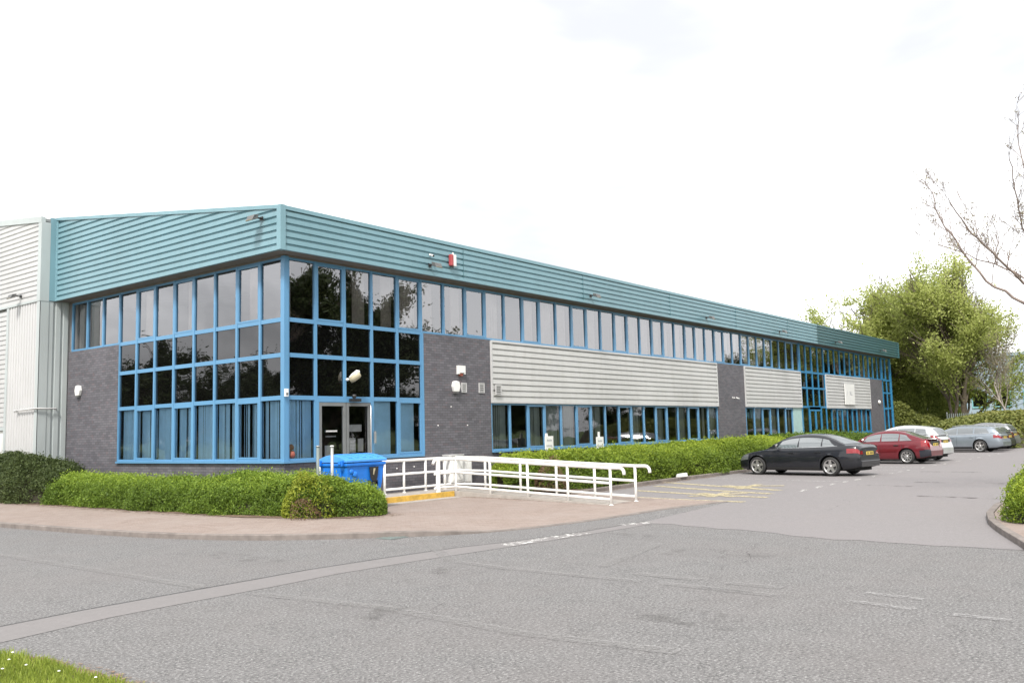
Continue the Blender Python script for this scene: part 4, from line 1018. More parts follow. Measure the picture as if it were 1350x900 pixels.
tree('tree','fresh green tree with a slender trunk just right of the office end wall',(65.0,1.6,0),32,14.6,.17,'leaf_willow',75000,.105,group=grp,levels=3,nchild=(12,8,5),spread=.6,jit=.45,start_kids=.34,minr=.02)
tree('tree','rounded tree rising over the roof end, leftmost of the green trees',(72,5.0,0),33,12.2,.34,'leaf_willow_deep',60000,.12,group=grp,levels=3,nchild=(12,8,5),spread=.68,jit=.45,start_kids=.12,minr=.02)
tree('tree','middle green tree standing deeper behind the two front trunks',(75,-.2,0),34,14.5,.36,'leaf_willow_deep',65000,.12,group=grp,levels=3,nchild=(12,8,5),spread=.7,jit=.45,stems=2,start_kids=.1,minr=.02)
tree('tree','lighter open crowned tree on the right of the green group',(70,-5.9,0),35,15.0,.26,'leaf_willow',60000,.105,group=grp,levels=3,nchild=(9,7,5),spread=.45,jit=.4,start_kids=.55,minr=.02)
tree('birch_tree','pale pinkish half bare birch in front of the far blue building',(66,-5.5,0),36,10.5,.10,'leaf_pinkish',5000,.07,bark='pale_bark',levels=3,nchild=(9,5,4),spread=.5,jit=.25,start_kids=.35,minr=.010)
tree('tree','small yellow green tree at the right edge before the far building',(76,-12.0,0),37,5.6,.16,'leaf_willow',16000,.11,levels=3,nchild=(9,6,5),spread=.7,jit=.35,start_kids=.2,minr=.02)
# undergrowth
hedge('undergrowth','dense dark green undergrowth below the far trees beside the office end',[(57,1.6,1.6,2.2),(60,1.0,2.2,3.2),(63,-.5,2.0,2.6)],M['leaf_bank'],50000,.12,41,lambda x,y:gz(x,y),.25,cat='bushes',kind='stuff',lscale=1.2)
hedge('undergrowth','low green bushes far behind the tree trunks closing the gap to the blue building',[(84,14,1.6,3.2),(84,6,1.8,3.4),(84,0,1.6,2.6)],M['leaf_willow_deep'],24000,.17,44,lambda x,y:gz(x,y),.25,cat='bushes',kind='stuff',lscale=.9)
hedge('undergrowth','tall green thicket filling the gap between the far tree trunks',[(67.5,9,2.0,7.5),(67.5,4,2.2,8.0),(68,.8,1.6,6.4),(68.5,-1.6,1.2,3.6)],M['leaf_willow_deep'],110000,.15,42,lambda x,y:gz(x,y),.3,core=False,cat='bushes',kind='stuff',lscale=.8)
# bare tree on the island, trunk outside the frame
def bare():
    rng=random.Random(4);o=Vector((10.79,-16.07,.2))
    t=thing('bare_tree','leafless tree whose long grey branches reach in from the right edge','tree',tuple(o))
    limbs={'T':([(10.79,-16.07,.1),(10.59,-16.11,2.1),(10.34,-16.09,3.88),(10.08,-16.01,5.48),(9.82,-16.06,7.78),(9.9,-16.2,9.6)],.17,.03),
     'A':([(10.34,-16.09,3.88),(9.87,-15.12,4.66),(9.61,-14.4,5.26),(9.49,-13.9,6.16),(9.37,-13.54,6.86),(9.43,-13.4,7.57)],.05,.009),
     'B':([(10.25,-16.0,4.3),(9.16,-15.25,5.07),(8.29,-14.75,5.76),(7.72,-14.43,6.25),(7.2,-14.19,6.86)],.042,.009),
     'C':([(10.2,-16.0,4.6),(9.67,-15.55,5.85),(9.42,-15.31,6.39),(9.0,-15.25,7.23),(8.64,-15.24,8.05)],.036,.008),
     'D':([(10.2,-16.04,4.9),(10.94,-15.69,6.77),(10.82,-15.25,7.98),(10.85,-15.18,9.27)],.036,.008),
     'E':([(10.3,-16.0,4.24),(11.19,-14.98,5.47),(11.13,-14.17,5.96),(10.95,-13.52,6.33),(10.83,-12.92,6.65)],.034,.007),
     'F':([(10.2,-16.0,4.5),(11.6,-17.0,6.0),(12.6,-17.6,7.8),(13.0,-18,9.2)],.08,.012),'G':([(10.1,-16.0,5.2),(9.0,-17.2,6.6),(8.3,-18.0,8.6)],.042,.009)}
    wood=MB();tw=MB()
    def grow(p,d,L,r,lv):
        n=5;pts=[p];q=p;dd=d
        for i in range(n):
            dd=(dd+Vector((rng.gauss(0,.10),rng.gauss(0,.10),.07+rng.gauss(0,.05)))).normalized();q=q+dd*L/n;pts.append(q)
        rs=[max(.0042,r*(1-.75*i/n)) for i in range(n+1)];tw.tube(pts,rs,5 if lv==0 else 4,cap=False)
        if lv<2:
            for i in range(rng.randint(2,4)):
                f=rng.uniform(.15,.95)*n;j=int(f);pp=pts[j].lerp(pts[j+1],f-j);b=(pts[j+1]-pts[j]).normalized()
                ax=Matrix.Rotation(rng.uniform(0,2*PI),3,b)@b.orthogonal().normalized();a=rng.uniform(.35,.85)
                grow(pp,(b*math.cos(a)+ax*math.sin(a)).normalized(),L*rng.uniform(.3,.6),r*.6,lv+1)
        if lv>=1 and rng.random()<.3:
            for _ in range(2):buds.append(pts[-1]+Vector([rng.gauss(0,.04) for _ in range(3)]))
    buds=[]
    for k,(P,r0,r1) in limbs.items():
        V=[Vector(p)-o for p in P];n=len(V);pts=[]
        for i in range(n-1):
            a,b,c,d=V[max(0,i-1)],V[i],V[i+1],V[min(n-1,i+2)]
            for s_ in range(4):
                u=s_/4;pts.append(.5*((2*b)+(c-a)*u+(2*a-5*b+4*c-d)*u*u+(3*b-a-3*c+d)*u**3)+Vector([rng.gauss(0,.018) for _ in range(3)])*(1 if i+s_ else 0))
        pts.append(V[-1]);m=len(pts);wood.tube(pts,[lerp(r0,r1,(i/(m-1))**.8) for i in range(m)],8,cap=False)
        for i in range(15 if k!='T' else 12):
            f=rng.uniform(.18 if k!='T' else .5,1)*(m-1.01);j=int(f);pp=pts[j].lerp(pts[j+1],f-j);b=(pts[j+1]-pts[j]).normalized()
            ax=Matrix.Rotation(rng.uniform(0,2*PI),3,b)@b.orthogonal().normalized();dd=(b*.45+ax*.6+Vector((0,0,.6))).normalized()
            grow(pp,dd,rng.uniform(.35,.9),lerp(r0,r1,f/m)*.32+.003,0)
    wood.build('trunk',M['twig'],t,recalc=False);tw.build('branches',M['twig'],t,recalc=False)
    rg=np.random.default_rng(3);C=np.array([tuple(b) for b in buds]);C=np.repeat(C,4,0)+rg.normal(size=(len(C)*4,3))*.025
    leaf_object('buds',leaf_arrays(C,rg.normal(size=C.shape),.022,rg),rg.uniform(0,1,len(C)),M['leaf_pinkish'],t)
bare()
# blossom specks / buds
# trees behind and right of the viewer, seen mirrored in the glass
tg='dark trees across the road, behind the viewer, mirrored in the glazing'
src=tree('tree','dark broad tree across the road, seen only as a reflection in the corner glazing',(20.5,-29,0),61,16.5,.4,'leaf_dull',100000,.15,group=tg,levels=3,nchild=(12,8,4),spread=.8,jit=.6,start_kids=.1,minr=.03)
for i,(x,y,s,r) in enumerate([(24.3,-27.6,.83,1.2),(17,-37,1.05,2.4),(72,-19,.62,.6),(79,-16.5,.66,2.),(87,-14,.7,3.3),(96,-12,.8,1.),(104,-9,.85,2.2),
    (33,-52,.42,1.7),(40,-50,.42,.2),(47,-49,.43,2.9),(55,-48,.42,4.4),(63,-46,.42,1.1),(71,-45,.44,3.6),(85,-38,.44,2.6),(45,-60,.42,1.),(56,-58,.40,2),(67,-55,.42,3),(38,-66,.45,4),(78,-50,.45,5),(88,-45,.5,.3),(98,-40,.5,1.4),(50,-70,.45,2.2),(61,-68,.44,3.8),(-17,33,.50,.5),(-23,30,.40,2.),(-13,38,.47,3.),(-24,36,.5,4.4),(-9,44,.42,5.1),(-29,42,.45,1.)]):
    c=copy_tree(src);c.location=(x,y,0);c.scale=(s,s,s) if s>.6 else (s*1.3,s*1.3,s);c.rotation_euler=(0,0,r)
    c['label']='dark tree outside the photograph, seen only mirrored in the windows'
src['label']='dark tree outside the photograph, seen only mirrored in the windows'
# neighbouring shed across the side road (mirrored in the left glazing)
N=thing('neighbour_shed','low dark grey shed across the side road, mirrored in the left windows','building',(-30,27,0))
m=MB();m.box(-6,6,-5,9,0,4.6);m.build('wall',M['grey_plastic'],N)
m=MB();m.prism([(-6.4,4.4),(6.4,4.4),(0,6.6)],-5.4,9.4,lambda u,p:(p[0],u,p[1]));m.build('roof',M['grey_plastic'],N)

# ------------------------------------------------------------------ far blue grey building
F=thing('far_building','pale blue grey office building in the distance at the right','building',(97,-12,0))
m=MB();m.box(0,18,-22,17.5,0,8.9);m.build('wall',M['far_wall'],F)
m=MB();m.box(-.25,18.2,-22.2,17.7,8.91,9.25);m.build('parapet',M['far_wall'],F)
for y in (-18,-8,6.2,15.8):
    m=MB();m.box(-.25,-.01,y,y+1.3,0,8.7);m.build('pilaster',M['far_teal'],F)
for y in (-15,-12,-5.5,-2.6,.3,3.4,8.4,11.2,13.5):
    f=MB();f.box(-.12,-.01,y-.1,y+1.5,3.3,3.45);f.box(-.12,-.01,y-.1,y+1.5,5.0,5.1);f.box(-.12,-.01,y-.1,y,3.451,4.999);f.box(-.12,-.01,y+1.4,y+1.5,3.451,4.999)
    w=f.build('window',M['far_teal'],F);p=MB();p.box(-.05,-.012,y,y+1.4,3.451,4.999);p.build('pane',M['glass_spandrel'],w)
# pale fence between bank and trees
Fc=thing('palisade_fence','faint grey steel fence glimpsed below the far trees','fence',(60.5,-2.2,0),rad(-62))
for i in range(4):
    m=MB();m.box(i*1.8,i*1.8+.07,-.03,.03,0,2.6);m.build('post',M['galv'],Fc)
m=MB()
for i in range(40):m.box(i*.15,i*.15+.06,-.05,-.032,.1,2.5)
m.box(0,6,-.03,-.01,.5,.56);m.box(0,6,-.03,-.01,2.1,2.16);m.build('pales',M['fence_steel'],Fc)

# ------------------------------------------------------------------ wheelie bin
def bin_():
    x0,y0=.0,-2.32;W,D=1.24,1.0;zb=pz(1.4,-2)+.01
    t=thing('wheelie_bin','large blue plastic wheeled waste bin with a ribbed lid beside the entrance','bin',(x0,y0,zb))
    m=MB();h=1.13;b0=.16
    def ring(z,i):return [(i,i,z),(W-i,i,z),(W-i,D-i,z),(i,D-i,z)]
    R=[ring(b0,.14),ring(b0+.05,.12),ring(.62,.055),ring(h-.08,.02),ring(h-.075,-.015),ring(h,-.02)]
    vs=[p for r in R for p in r];fs=[(i*4+k,i*4+(k+1)%4,(i+1)*4+(k+1)%4,(i+1)*4+k) for i in range(len(R)-1) for k in range(4)]+[(3,2,1,0),(20,21,22,23)]
    m.add(vs,fs);m.build('body',M['bin_blue'],t,bevel=.025)
    # lid: shallow vault with ribs
    m=MB();n=10
    prof=[(-.03,h+.015),(-.03,h+.07)]+[(lerp(-.02,D+.02,i/n),h+.075+.12*math.sin(PI*i/n)) for i in range(n+1)]+[(D+.03,h+.07),(D+.03,h+.015)]
    m.prism(prof,-.035,W+.035,lambda u,p:(u,p[0],p[1]))
    l=m.build('lid',M['bin_lid'],t,bevel=.012)
    m=MB()
    for k in range(5):
        u=.16+k*.22;pr=[(a,b+.002) for a,b in prof[3:-3]];pr2=[(a,b+.016) for a,b in pr]
        m.prism(pr+pr2[::-1],u,u+.09,lambda u,p:(u,p[0],p[1]))
    m.build('lid_ribs',M['bin_lid'],l)
    for yy in (.06,D-.16):
        m=MB();m.box(-.11,-.037,yy,yy+.12,h-.07,h+.07);m.box(-.14,-.112,yy+.02,yy+.1,h-.03,h+.055);m.build('lid_bracket',M['bin_blue'],t,bevel=.012)
    # round opening on the front (‑y) and slot
    m=MB();pts=[(-.15,.12),(.15,.12)]+[(.12*math.cos(a),-.10+.13*math.sin(a)) for a in [0-i*PI/8 for i in range(9)]]
    m.prism(pts,0,-.012,lambda u,p:(.86+p[0],-.0+u+.0,.90+p[1]));m.build('opening',M['black_plastic'],t)
    m=MB();m.hexa([(.80,-.016,.84),(.84,-.016,.82),(.85,-.016,.82),(.82,-.016,.84),(.84,-.016,.98),(.89,-.016,.98),(.91,-.013,.98),(.86,-.013,.98)]);m.build('waste_bag',M['lamp_beige'],t)
    m=MB();m.box(.70,.98,-.012,.04,.60,.66);m.box(.70,.76,-.012,.04,.56,.70);m.box(.92,.98,-.012,.04,.56,.70);m.build('grip',M['black_plastic'],t)
    m=MB();m.lathe([(0,-.012),(.05,-.012),(.07,-.0),(.07,.03)],(.28,.02,.86),'y',14);m.lathe([(0,-.012),(.05,-.012),(.06,0),(.06,.03)],(.17,.02,.93),'y',14);m.build('hub',M['bin_blue'],t)
    # worn white print on the side
    m=MB()
    for i,ch in enumerate('LVILL'):
        pass
    for i,(a,b) in enumerate([(.62,.10),(.50,.07),(.40,.035),(.34,.05),(.26,.09)]):
        m.box(.03,.052,a-b/2,a+b/2,.56,.70-(i%2)*.03)
    m.build('lettering',M['grey_sheet'],t)
    m=MB();m.box(.0,.02,.20,.23,.55,.95);m.box(.0,.018,.8,.83,.55,.95);m.build('ribs',M['bin_blue'],t)
    for x in (.2,W-.2):
        for y in (.2,D-.2):
            m=MB();m.lathe([(0,-.025),(.07,-.025),(.09,-.015),(.09,.015),(.07,.025),(0,.025)],(x,y,.09),'x',14);m.build('castor',M['tyre'],t)
bin_()

# ------------------------------------------------------------------ cars
def interp(P,x):
    if x<=P[0][0]:return P[0][1]
    for (a,b),(c,d) in zip(P,P[1:]):
        if a<=x<=c:
            t=(x-a)/(c-a);return b+(d-b)*t
    return P[-1][1]
def smooth_prof(P,step=.06):
    # Catmull-Rom densify
    out=[];n=len(P)
    for i in range(n-1):
        p0=P[max(0,i-1)];p1=P[i];p2=P[i+1];p3=P[min(n-1,i+2)];k=max(1,int((p2[0]-p1[0])/step))
        for j in range(k):
            t=j/k;m1=(p2[1]-p0[1])/max(1e-6,p2[0]-p0[0]);m2=(p3[1]-p1[1])/max(1e-6,p3[0]-p1[0]);h=p2[0]-p1[0]
            y=(2*t**3-3*t**2+1)*p1[1]+(t**3-2*t**2+t)*h*m1+(-2*t**3+3*t**2)*p2[1]+(t**3-t**2)*h*m2
            out.append((lerp(p1[0],p2[0],t),y))
    out.append(P[-1]);return out
def car(label,loc,heading,c,group='cars parked nose in along the planting bed'):
    L,W,wb,fo,R=c['L'],c['W'],c['wb'],c['fo'],c['R'];ax=[fo,fo+wb];arch=R+.055
    t=thing(c['name'],label,'car',loc,heading,group)
    deck=smooth_prof(c['deck']);roof=smooth_prof(c['roof']);w0,w1=roof[0][0],roof[-1][0]
    hwP=smooth_prof([(0,.62*W/1.83),(.12,.76*W/1.83),(.4,.865*W/1.83),(.9,W/2-.012),(1.8,W/2),(3.2,W/2),(L-.9,W/2-.01),(L-.35,W/2-.06),(L-.1,W/2-.12),(L,W/2-.2)])
    hw=lambda x:interp(hwP,x);zd=lambda x:interp(deck,x);zr=lambda x:interp(roof,x)
    zbP=[(0,.26),(.25,.20),(fo+.4,.185),(L-1.3,.19),(L-.3,.25),(L,.33)]
    def zb(x):
        z=interp(zbP,x)
        for a in ax:
            d=abs(x-a)
            if d<arch:z=max(z,R+math.sqrt(max(0,arch*arch-d*d)))
        return z
    # fractional ring: z fraction of nominal height and inset
    fr=[(.0,.075),(.06,.03),(.20,.006),(.38,0),(.55,.0),(.66,.008),(.80,.022),(.90,.042),(.965,.075),(1.0,.13)]
    X=L/2
    def ringpt(x,k):
        f,ins=fr[k];b0=interp(zbP,x);d=zd(x);z=b0+f*(d-b0);a=zb(x);z=max(z,a+.004*k)
        return (hw(x)-ins,z)
    def shear(x,z):
        # lean of nose and tail with height (bumpers stand proud)
        s=0
        if x>L-.6:s=-c.get('taillean',.10)*max(0,z-.55)*((x-(L-.6))/.6)**1.5
        if x<.6:s=+c.get('noselean',.25)*max(0,z-.5)*((.6-x)/.6)**1.5
        return X-(x+s)   # car forward is +X
    st=sorted(set([round(v,4) for v in [i*L/70 for i in range(71)]+[a+arch*math.cos(PI*i/16) for a in ax for i in range(17)]]))
    st=[x for x in st if 0<=x<=L]
    m=MB();vs=[];K=len(fr)
    for x in st:
        col=[ringpt(x,k) for k in range(K)];half=[(y,z) for y,z in col]
        cy=col[-1][0];dz=zd(x);crown=.03 if not(w0<x<w1) else 0
        half+=[(cy*.6,dz+crown*.8),(0,dz+crown)]
        full=half+[(-y,z) for y,z in half[-2::-1]]
        for y,z in full:vs.append((shear(x,z),y,z))
    n=2*(K+2)-1
    fs=[(i*n+j,i*n+j+1,(i+1)*n+j+1,(i+1)*n+j) for i in range(len(st)-1) for j in range(n-1)]
    m.add(vs,fs,0,True)
    for s in (0,len(st)-1):
        o=s*n
        for j in range(n//2):
            if j<n//2-1 or True:m.add([vs[o+j],vs[o+j+1],vs[o+n-2-j],vs[o+n-1-j]],[(0,1,2,3)],0,False)
    # underside
    m.box(X-(L-.25),X-.25,-hw(L/2)+.30,hw(L/2)-.30,.17,.42,1)
    for a in ax:m.box(X-a-arch,X-a+arch,-W/2+.26,W/2-.26,.2,R+arch-.02,1)
    # greenhouse
    gs=[w0+(w1-w0)*i/40 for i in range(41)];tum=c.get('tumble',.42);gv=[]
    def green(x):
        d=zd(x)-.004;r=max(zr(x),d+.002);bw=hw(x)-.115;h=r-d;ye=bw-h*tum-.02*min(1,h*4)
        return [(bw,d),(bw-h*.45*tum,d+h*.45),(ye,d+h*.86),(ye-.07,d+h*.97),(ye*.5,r+.012*min(1,h*4)),(0,r+.018*min(1,h*4))]
    for x in gs:
        g=green(x);full=g+[(-y,z) for y,z in g[-2::-1]]
        for y,z in full:gv.append((shear(x,min(z,.9)),y,z))
    gn=11
    m.add(gv,[(i*gn+j,i*gn+j+1,(i+1)*gn+j+1,(i+1)*gn+j) for i in range(40) for j in range(gn-1)],0,True)
    body=m.build('body',[M[c['paint']],M['underbody']],t)
    # patches on the surfaces -----------------------------------------
    def side_patch(name,xa,xb,v0,v1,mat,sgn,off=.006,xt0=0,xt1=0,par=None,n=10,cut=None):
        p=MB();vv=[]
        for i in range(n+1):
            for j in range(5):
                v=lerp(v0,v1,j/4);x=lerp(xa+xt0*v,xb+xt1*v,i/n);g=green(x);d=g[0][1];h=zr(x)-d
                zz=d+h*.86*v if not cut else min(d+h*.86*v,cut)
                y=lerp(g[0][0],g[1][0],(zz-d)/max(1e-4,g[1][1]-d)) if zz<g[1][1] else lerp(g[1][0],g[2][0],(zz-g[1][1])/max(1e-4,g[2][1]-g[1][1]))
                vv.append((shear(x,min(zz,.9)),sgn*(y+off),zz))
        p.add(vv,[(i*5+j,i*5+j+1,(i+1)*5+j+1,(i+1)*5+j) for i in range(n) for j in range(4)],0,True)
        return p.build(name,M[mat],par or t,recalc=False)
    for sgn in (1,-1):
        for (xa,xb,t0,t1) in c['side']:
            s=side_patch('side_window',xa,xb,.10,.88,'car_glass',sgn,.007,t0,t1)
        xa,xb=c['side'][0][0],c['side'][-1][1]
        side_patch('window_surround',xa-.05,xb+.05,.03,.09,c.get('surround','chrome'),sgn,.005)
    def cap_patch(name,xa,xb,mat,frac=.93):
        p=MB();vv=[];n=8
        for i in range(n+1):
            x=lerp(xa,xb,i/n);g=green(x);h=g[5][1]-g[0][1]
            for j in range(9):
                u=lerp(-1,1,j/8)*frac;ye=g[3][0];y=ye*u;z=lerp(g[5][1],g[3][1],abs(u)**2)+.008
                vv.append((shear(x,min(z,.9)),y,z))
        p.add(vv,[(i*9+j,i*9+j+1,(i+1)*9+j+1,(i+1)*9+j) for i in range(n) for j in range(8)],0,True)
        return p.build(name,M[mat],t,recalc=False)
    cap_patch('windscreen',*c['ws'],'car_glass');cap_patch('rear_window',*c['rs'],'car_glass')
    def body_patch(name,xa,xb,f0,f1,mat,sgn,off=.005,nx_=8,par=None):
        p=MB();vv=[]
        def at(x,f):
            for k in range(K-1):
                if fr[k][0]<=f<=fr[k+1][0]:
                    a=ringpt(x,k);b=ringpt(x,k+1);u=(f-fr[k][0])/(fr[k+1][0]-fr[k][0]);return lerp(a[0],b[0],u),lerp(a[1],b[1],u)
            return ringpt(x,K-1)
        for i in range(nx_+1):
            x=lerp(xa,xb,i/nx_)
            for j in range(7):
                f=lerp(f0,f1,j/6);y,z=at(x,f);vv.append((shear(x,z)-(off if x>L-.3 else 0),sgn*(y+off),z))
        p.add(vv,[(i*7+j,i*7+j+1,(i+1)*7+j+1,(i+1)*7+j) for i in range(nx_) for j in range(6)],0,True)
        return p.build(name,M[mat],par or t,recalc=False)
    # rear lights wrap
    la,lb,f0,f1=c['tail']
    for sgn in (1,-1):
        body_patch('tail_light',L-la,L-.005,f0,f1,'tail_lamp',sgn)
        zz0=interp(zbP,L)+f0*(zd(L)-interp(zbP,L));zz1=interp(zbP,L)+f1*(zd(L)-interp(zbP,L))
        p=MB();y0,y1=hw(L)-.02,hw(L)-lb
        p.add([(shear(L,zz0)-.008,sgn*y0,zz0),(shear(L,zz0)-.008,sgn*y1,zz0+.02),(shear(L,zz1)-.008,sgn*y1,zz1),(shear(L,zz1)-.008,sgn*(y0-.03),zz1)],[(0,1,2,3)]);p.build('tail_light',M['tail_lamp'],t,recalc=False)
        body_patch('headlight',.05,.5,.62,.92,'head_lamp',sgn)
        for x in c['doors']:body_patch('door_gap',x-.006,x+.006,.10,1.0,'underbody',sgn,.003,1)
        body_patch('sill_strip',ax[0]+arch+.02,ax[1]-arch-.02,.02,.14,c.get('sillmat','black_plastic'),sgn,.004)
        if c.get('moulding'):body_patch('side_moulding',ax[0]+arch+.05,ax[1]-arch-.05,.44,.49,c['paint'],sgn,.012)
        for x in c['handles']:
            y=hw(x);z=lerp(interp(zbP,x),zd(x),.80);h=MB();h.box(X-x-.10,X-x+.10,sgn*(y-.03),sgn*(y+.016),z-.018,z+.018);h.build('door_handle',M[c.get('handlemat',c['paint'])],t,bevel=.008)
        xm=c['mirror'];y=hw(xm)-.08;z=zd(xm)+.09;mr=MB();mr.tube([(X-xm+.02,sgn*(y),z-.02),(X-xm+.02,sgn*(y+.06),z)],.03,8);mr.hexa([(X-xm-.04,sgn*(y+.05),z-.06),(X-xm+.09,sgn*(y+.05),z-.06),(X-xm+.06,sgn*(y+.22),z-.05),(X-xm-.04,sgn*(y+.22),z-.05),(X-xm-.04,sgn*(y+.05),z+.08),(X-xm+.07,sgn*(y+.05),z+.08),(X-xm+.04,sgn*(y+.21),z+.06),(X-xm-.04,sgn*(y+.21),z+.06)])
        mr.build('door_mirror',M[c['paint']],t,bevel=.02)
        if c.get('bars'):
            xa,xb=c['bars'];pts=[(X-x,sgn*(green(x)[3][0]+.01),zr(x)+.045) for x in [lerp(xa,xb,i/8) for i in range(9)]]
            pts=[(pts[0][0]+.05,pts[0][1],pts[0][2]-.05)]+pts+[(pts[-1][0]-.05,pts[-1][1],pts[-1][2]-.05)]
            MB().tube(pts,.016,6).build('roof_rail',M['chrome'],t)
    # rear bumper, plate, tail trim
    zp=c['platez'];px=shear(L,zp)-.006
    p=MB();p.box(px-.018,px-.0,-.26,.26,zp-.056,zp+.056);pl=p.build('number_plate',M['plate_yellow'],t)
    p=MB()
    for i in range(7):
        if i==4:continue
        p.box(px-.0195,px-.0185,-.22+i*.065,-.18+i*.065,zp-.035,zp+.035)
    p.build('plate_characters',M['plate_ink'],pl)
    bz=c.get('bumpz',.5);
    d0_=zd(L)-interp(zbP,L);fb0,fb1=.03,(bz-interp(zbP,L))/d0_
    for sgn in (1,-1):body_patch('rear_bumper',L-.42,L-.002,fb0,fb1,c.get('bumpmat',c['paint']),sgn,.012)
    p=MB();yb=hw(L)-.005
    p.hexa([(px-.020,-yb,.31),(px+.03,-yb,.31),(px+.03,yb,.31),(px-.020,yb,.31),(px-.045,-yb,bz),(px+.03,-yb,bz),(px+.03,yb,bz),(px-.045,yb,bz)]);p.build('rear_bumper',M[c.get('bumpmat',c['paint'])],t,bevel=.02)
    if c.get('spoiler'):
        xs_,zs_=c['spoiler'];p=MB();p.hexa([(X-xs_+.0,-.55,zs_-.03),(X-xs_+.22,-.58,zs_-.0),(X-xs_+.22,.58,zs_-.0),(X-xs_+.0,.55,zs_-.03),(X-xs_-.02,-.55,zs_+.0),(X-xs_+.22,-.58,zs_+.025),(X-xs_+.22,.58,zs_+.025),(X-xs_-.02,.55,zs_+.0)]);p.build('spoiler',M[c['paint']],t,bevel=.01)
    # number plate recess
    p=MB();th=c.get('trimh',.09);p.box(px-.004,px+.01,-.52,.52,zp-th,zp+th);p.build('tailgate_trim',M[c.get('recess','black_plastic')],t,bevel=.01)
    # wheels
    for a in ax:
        for sgn in (1,-1):
            w=MB();yo=sgn*(W/2-.015);yi=sgn*(W/2-.22)
            Rr=R*.72
            w.lathe([(Rr,0),(Rr+.02,.012),(R-.035,.010),(R-.008,-.02),(R,-.05),(R,-.15),(R-.02,-.19),(Rr,-.2)],(X-a,0,R),'y',40) if False else None
            prof=[(Rr,yo-sgn*.012),(Rr+.015,yo),(R-.035,yo-sgn*.002),(R-.01,yo-sgn*.025),(R,yo-sgn*.05),(R,yi+sgn*.04),(R-.03,yi),(Rr,yi)]
            w.lathe(prof,(X-a,0,R),'y',36)
            wh=w.build('wheel',M['tyre'],t)
            r=MB();r.lathe([(Rr+.004,yo-sgn*.004),(Rr-.02,yo-sgn*.008),(Rr-.03,yo-sgn*.03),(Rr-.03,yi)],(X-a,0,R),'y',36)
            ns=c.get('spokes',5)
            for i in range(ns):
                an=2*PI*i/ns+.3;wd=c.get('spokew',.055)
                def pt(rr,off,dy):
                    return (X-a+rr*math.cos(an)-off*math.sin(an),yo-sgn*dy,R+rr*math.sin(an)+off*math.cos(an))
                r.hexa([pt(.03,-wd*.75,.02),pt(Rr-.02,-wd*.55,.006),pt(Rr-.02,wd*.55,.006),pt(.03,wd*.75,.02),pt(.03,-wd*.75,.06),pt(Rr-.02,-wd*.55,.04),pt(Rr-.02,wd*.55,.04),pt(.03,wd*.75,.06)])
            r.lathe([(0,yo-sgn*.012),(.05,yo-sgn*.014),(.06,yo-sgn*.03),(.06,yo-sgn*.07)],(X-a,0,R),'y',16)
            r.build('rim',M['alloy'],wh)
            d=MB();d.lathe([(0,yo-sgn*.075),(Rr-.03,yo-sgn*.075)],(X-a,0,R),'y',24);d.build('brake_disc',M['disc'],wh)
    return t
SALOON=dict(name='saloon_car',paint='paint_black',L=4.70,W=1.83,wb=2.81,fo=.87,R=.325,
 deck=[(0,.60),(.12,.69),(.5,.79),(1.05,.885),(1.35,.93),(2.2,.945),(3.0,.965),(3.7,1.0),(4.15,1.035),(4.55,1.035),(4.66,1.0),(4.70,.93)],
 roof=[(1.22,.92),(1.6,1.17),(2.0,1.345),(2.45,1.42),(2.9,1.43),(3.35,1.375),(3.75,1.24),(4.2,1.04)],
 side=[(1.62,2.42,.22,.05),(2.50,3.32,-.03,.02),(3.38,3.88,-.02,-.32)],ws=(1.30,2.02),rs=(3.52,4.12),tail=(.42,.30,.66,.86),doors=[1.50,2.46,3.50],handles=[2.25,3.25],mirror=1.68,platez=.76,bumpz=.52,spokes=5,spokew=.075)
HATCH=dict(name='hatchback_car',paint='paint_red',L=4.50,W=1.76,wb=2.64,fo=.90,R=.31,taillean=.22,
 deck=[(0,.60),(.12,.68),(.5,.77),(1.05,.86),(1.35,.91),(2.2,.92),(3.0,.935),(3.6,.96),(4.1,1.0),(4.38,1.01),(4.46,.98),(4.50,.9)],
 roof=[(1.22,.90),(1.6,1.14),(2.0,1.32),(2.45,1.405),(2.9,1.41),(3.3,1.355),(3.75,1.20),(4.30,1.02)],
 side=[(1.60,2.38,.22,.04),(2.46,3.18,-.03,.02),(3.24,3.80,-.02,-.34)],ws=(1.30,2.02),rs=(3.40,4.20),tail=(.34,.26,.62,.97),doors=[1.48,2.42,3.36],handles=[2.2,3.12],handlemat='black_plastic',mirror=1.66,platez=.80,bumpz=.58,bumpmat='paint_dark',spokes=9,spokew=.03,moulding=True,surround='paint_red',sillmat='paint_red',spoiler=(4.45,1.03),trimh=.15)
CROSS=dict(name='crossover_car',paint='paint_silver',L=4.33,W=1.80,wb=2.63,fo=.88,R=.345,taillean=.30,tumble=.36,
 deck=[(0,.70),(.12,.80),(.5,.93),(1.05,1.0),(1.3,1.03),(2.2,1.05),(3.0,1.09),(3.6,1.16),(4.0,1.19),(4.25,1.14),(4.33,1.02)],
 roof=[(1.12,1.02),(1.5,1.28),(1.95,1.50),(2.5,1.60),(3.1,1.59),(3.6,1.53),(3.95,1.44),(4.26,1.16)],
 side=[(1.55,2.34,.24,.03),(2.42,3.16,-.02,.0),(3.20,3.72,-.0,-.10)],ws=(1.22,1.98),rs=(3.92,4.24),tail=(.42,.28,.74,.96),doors=[1.42,2.38,3.30],handles=[2.16,3.05],mirror=1.62,platez=.86,bumpz=.62,bumpmat='grey_plastic',spokes=5,spokew=.06,surround='black_plastic')
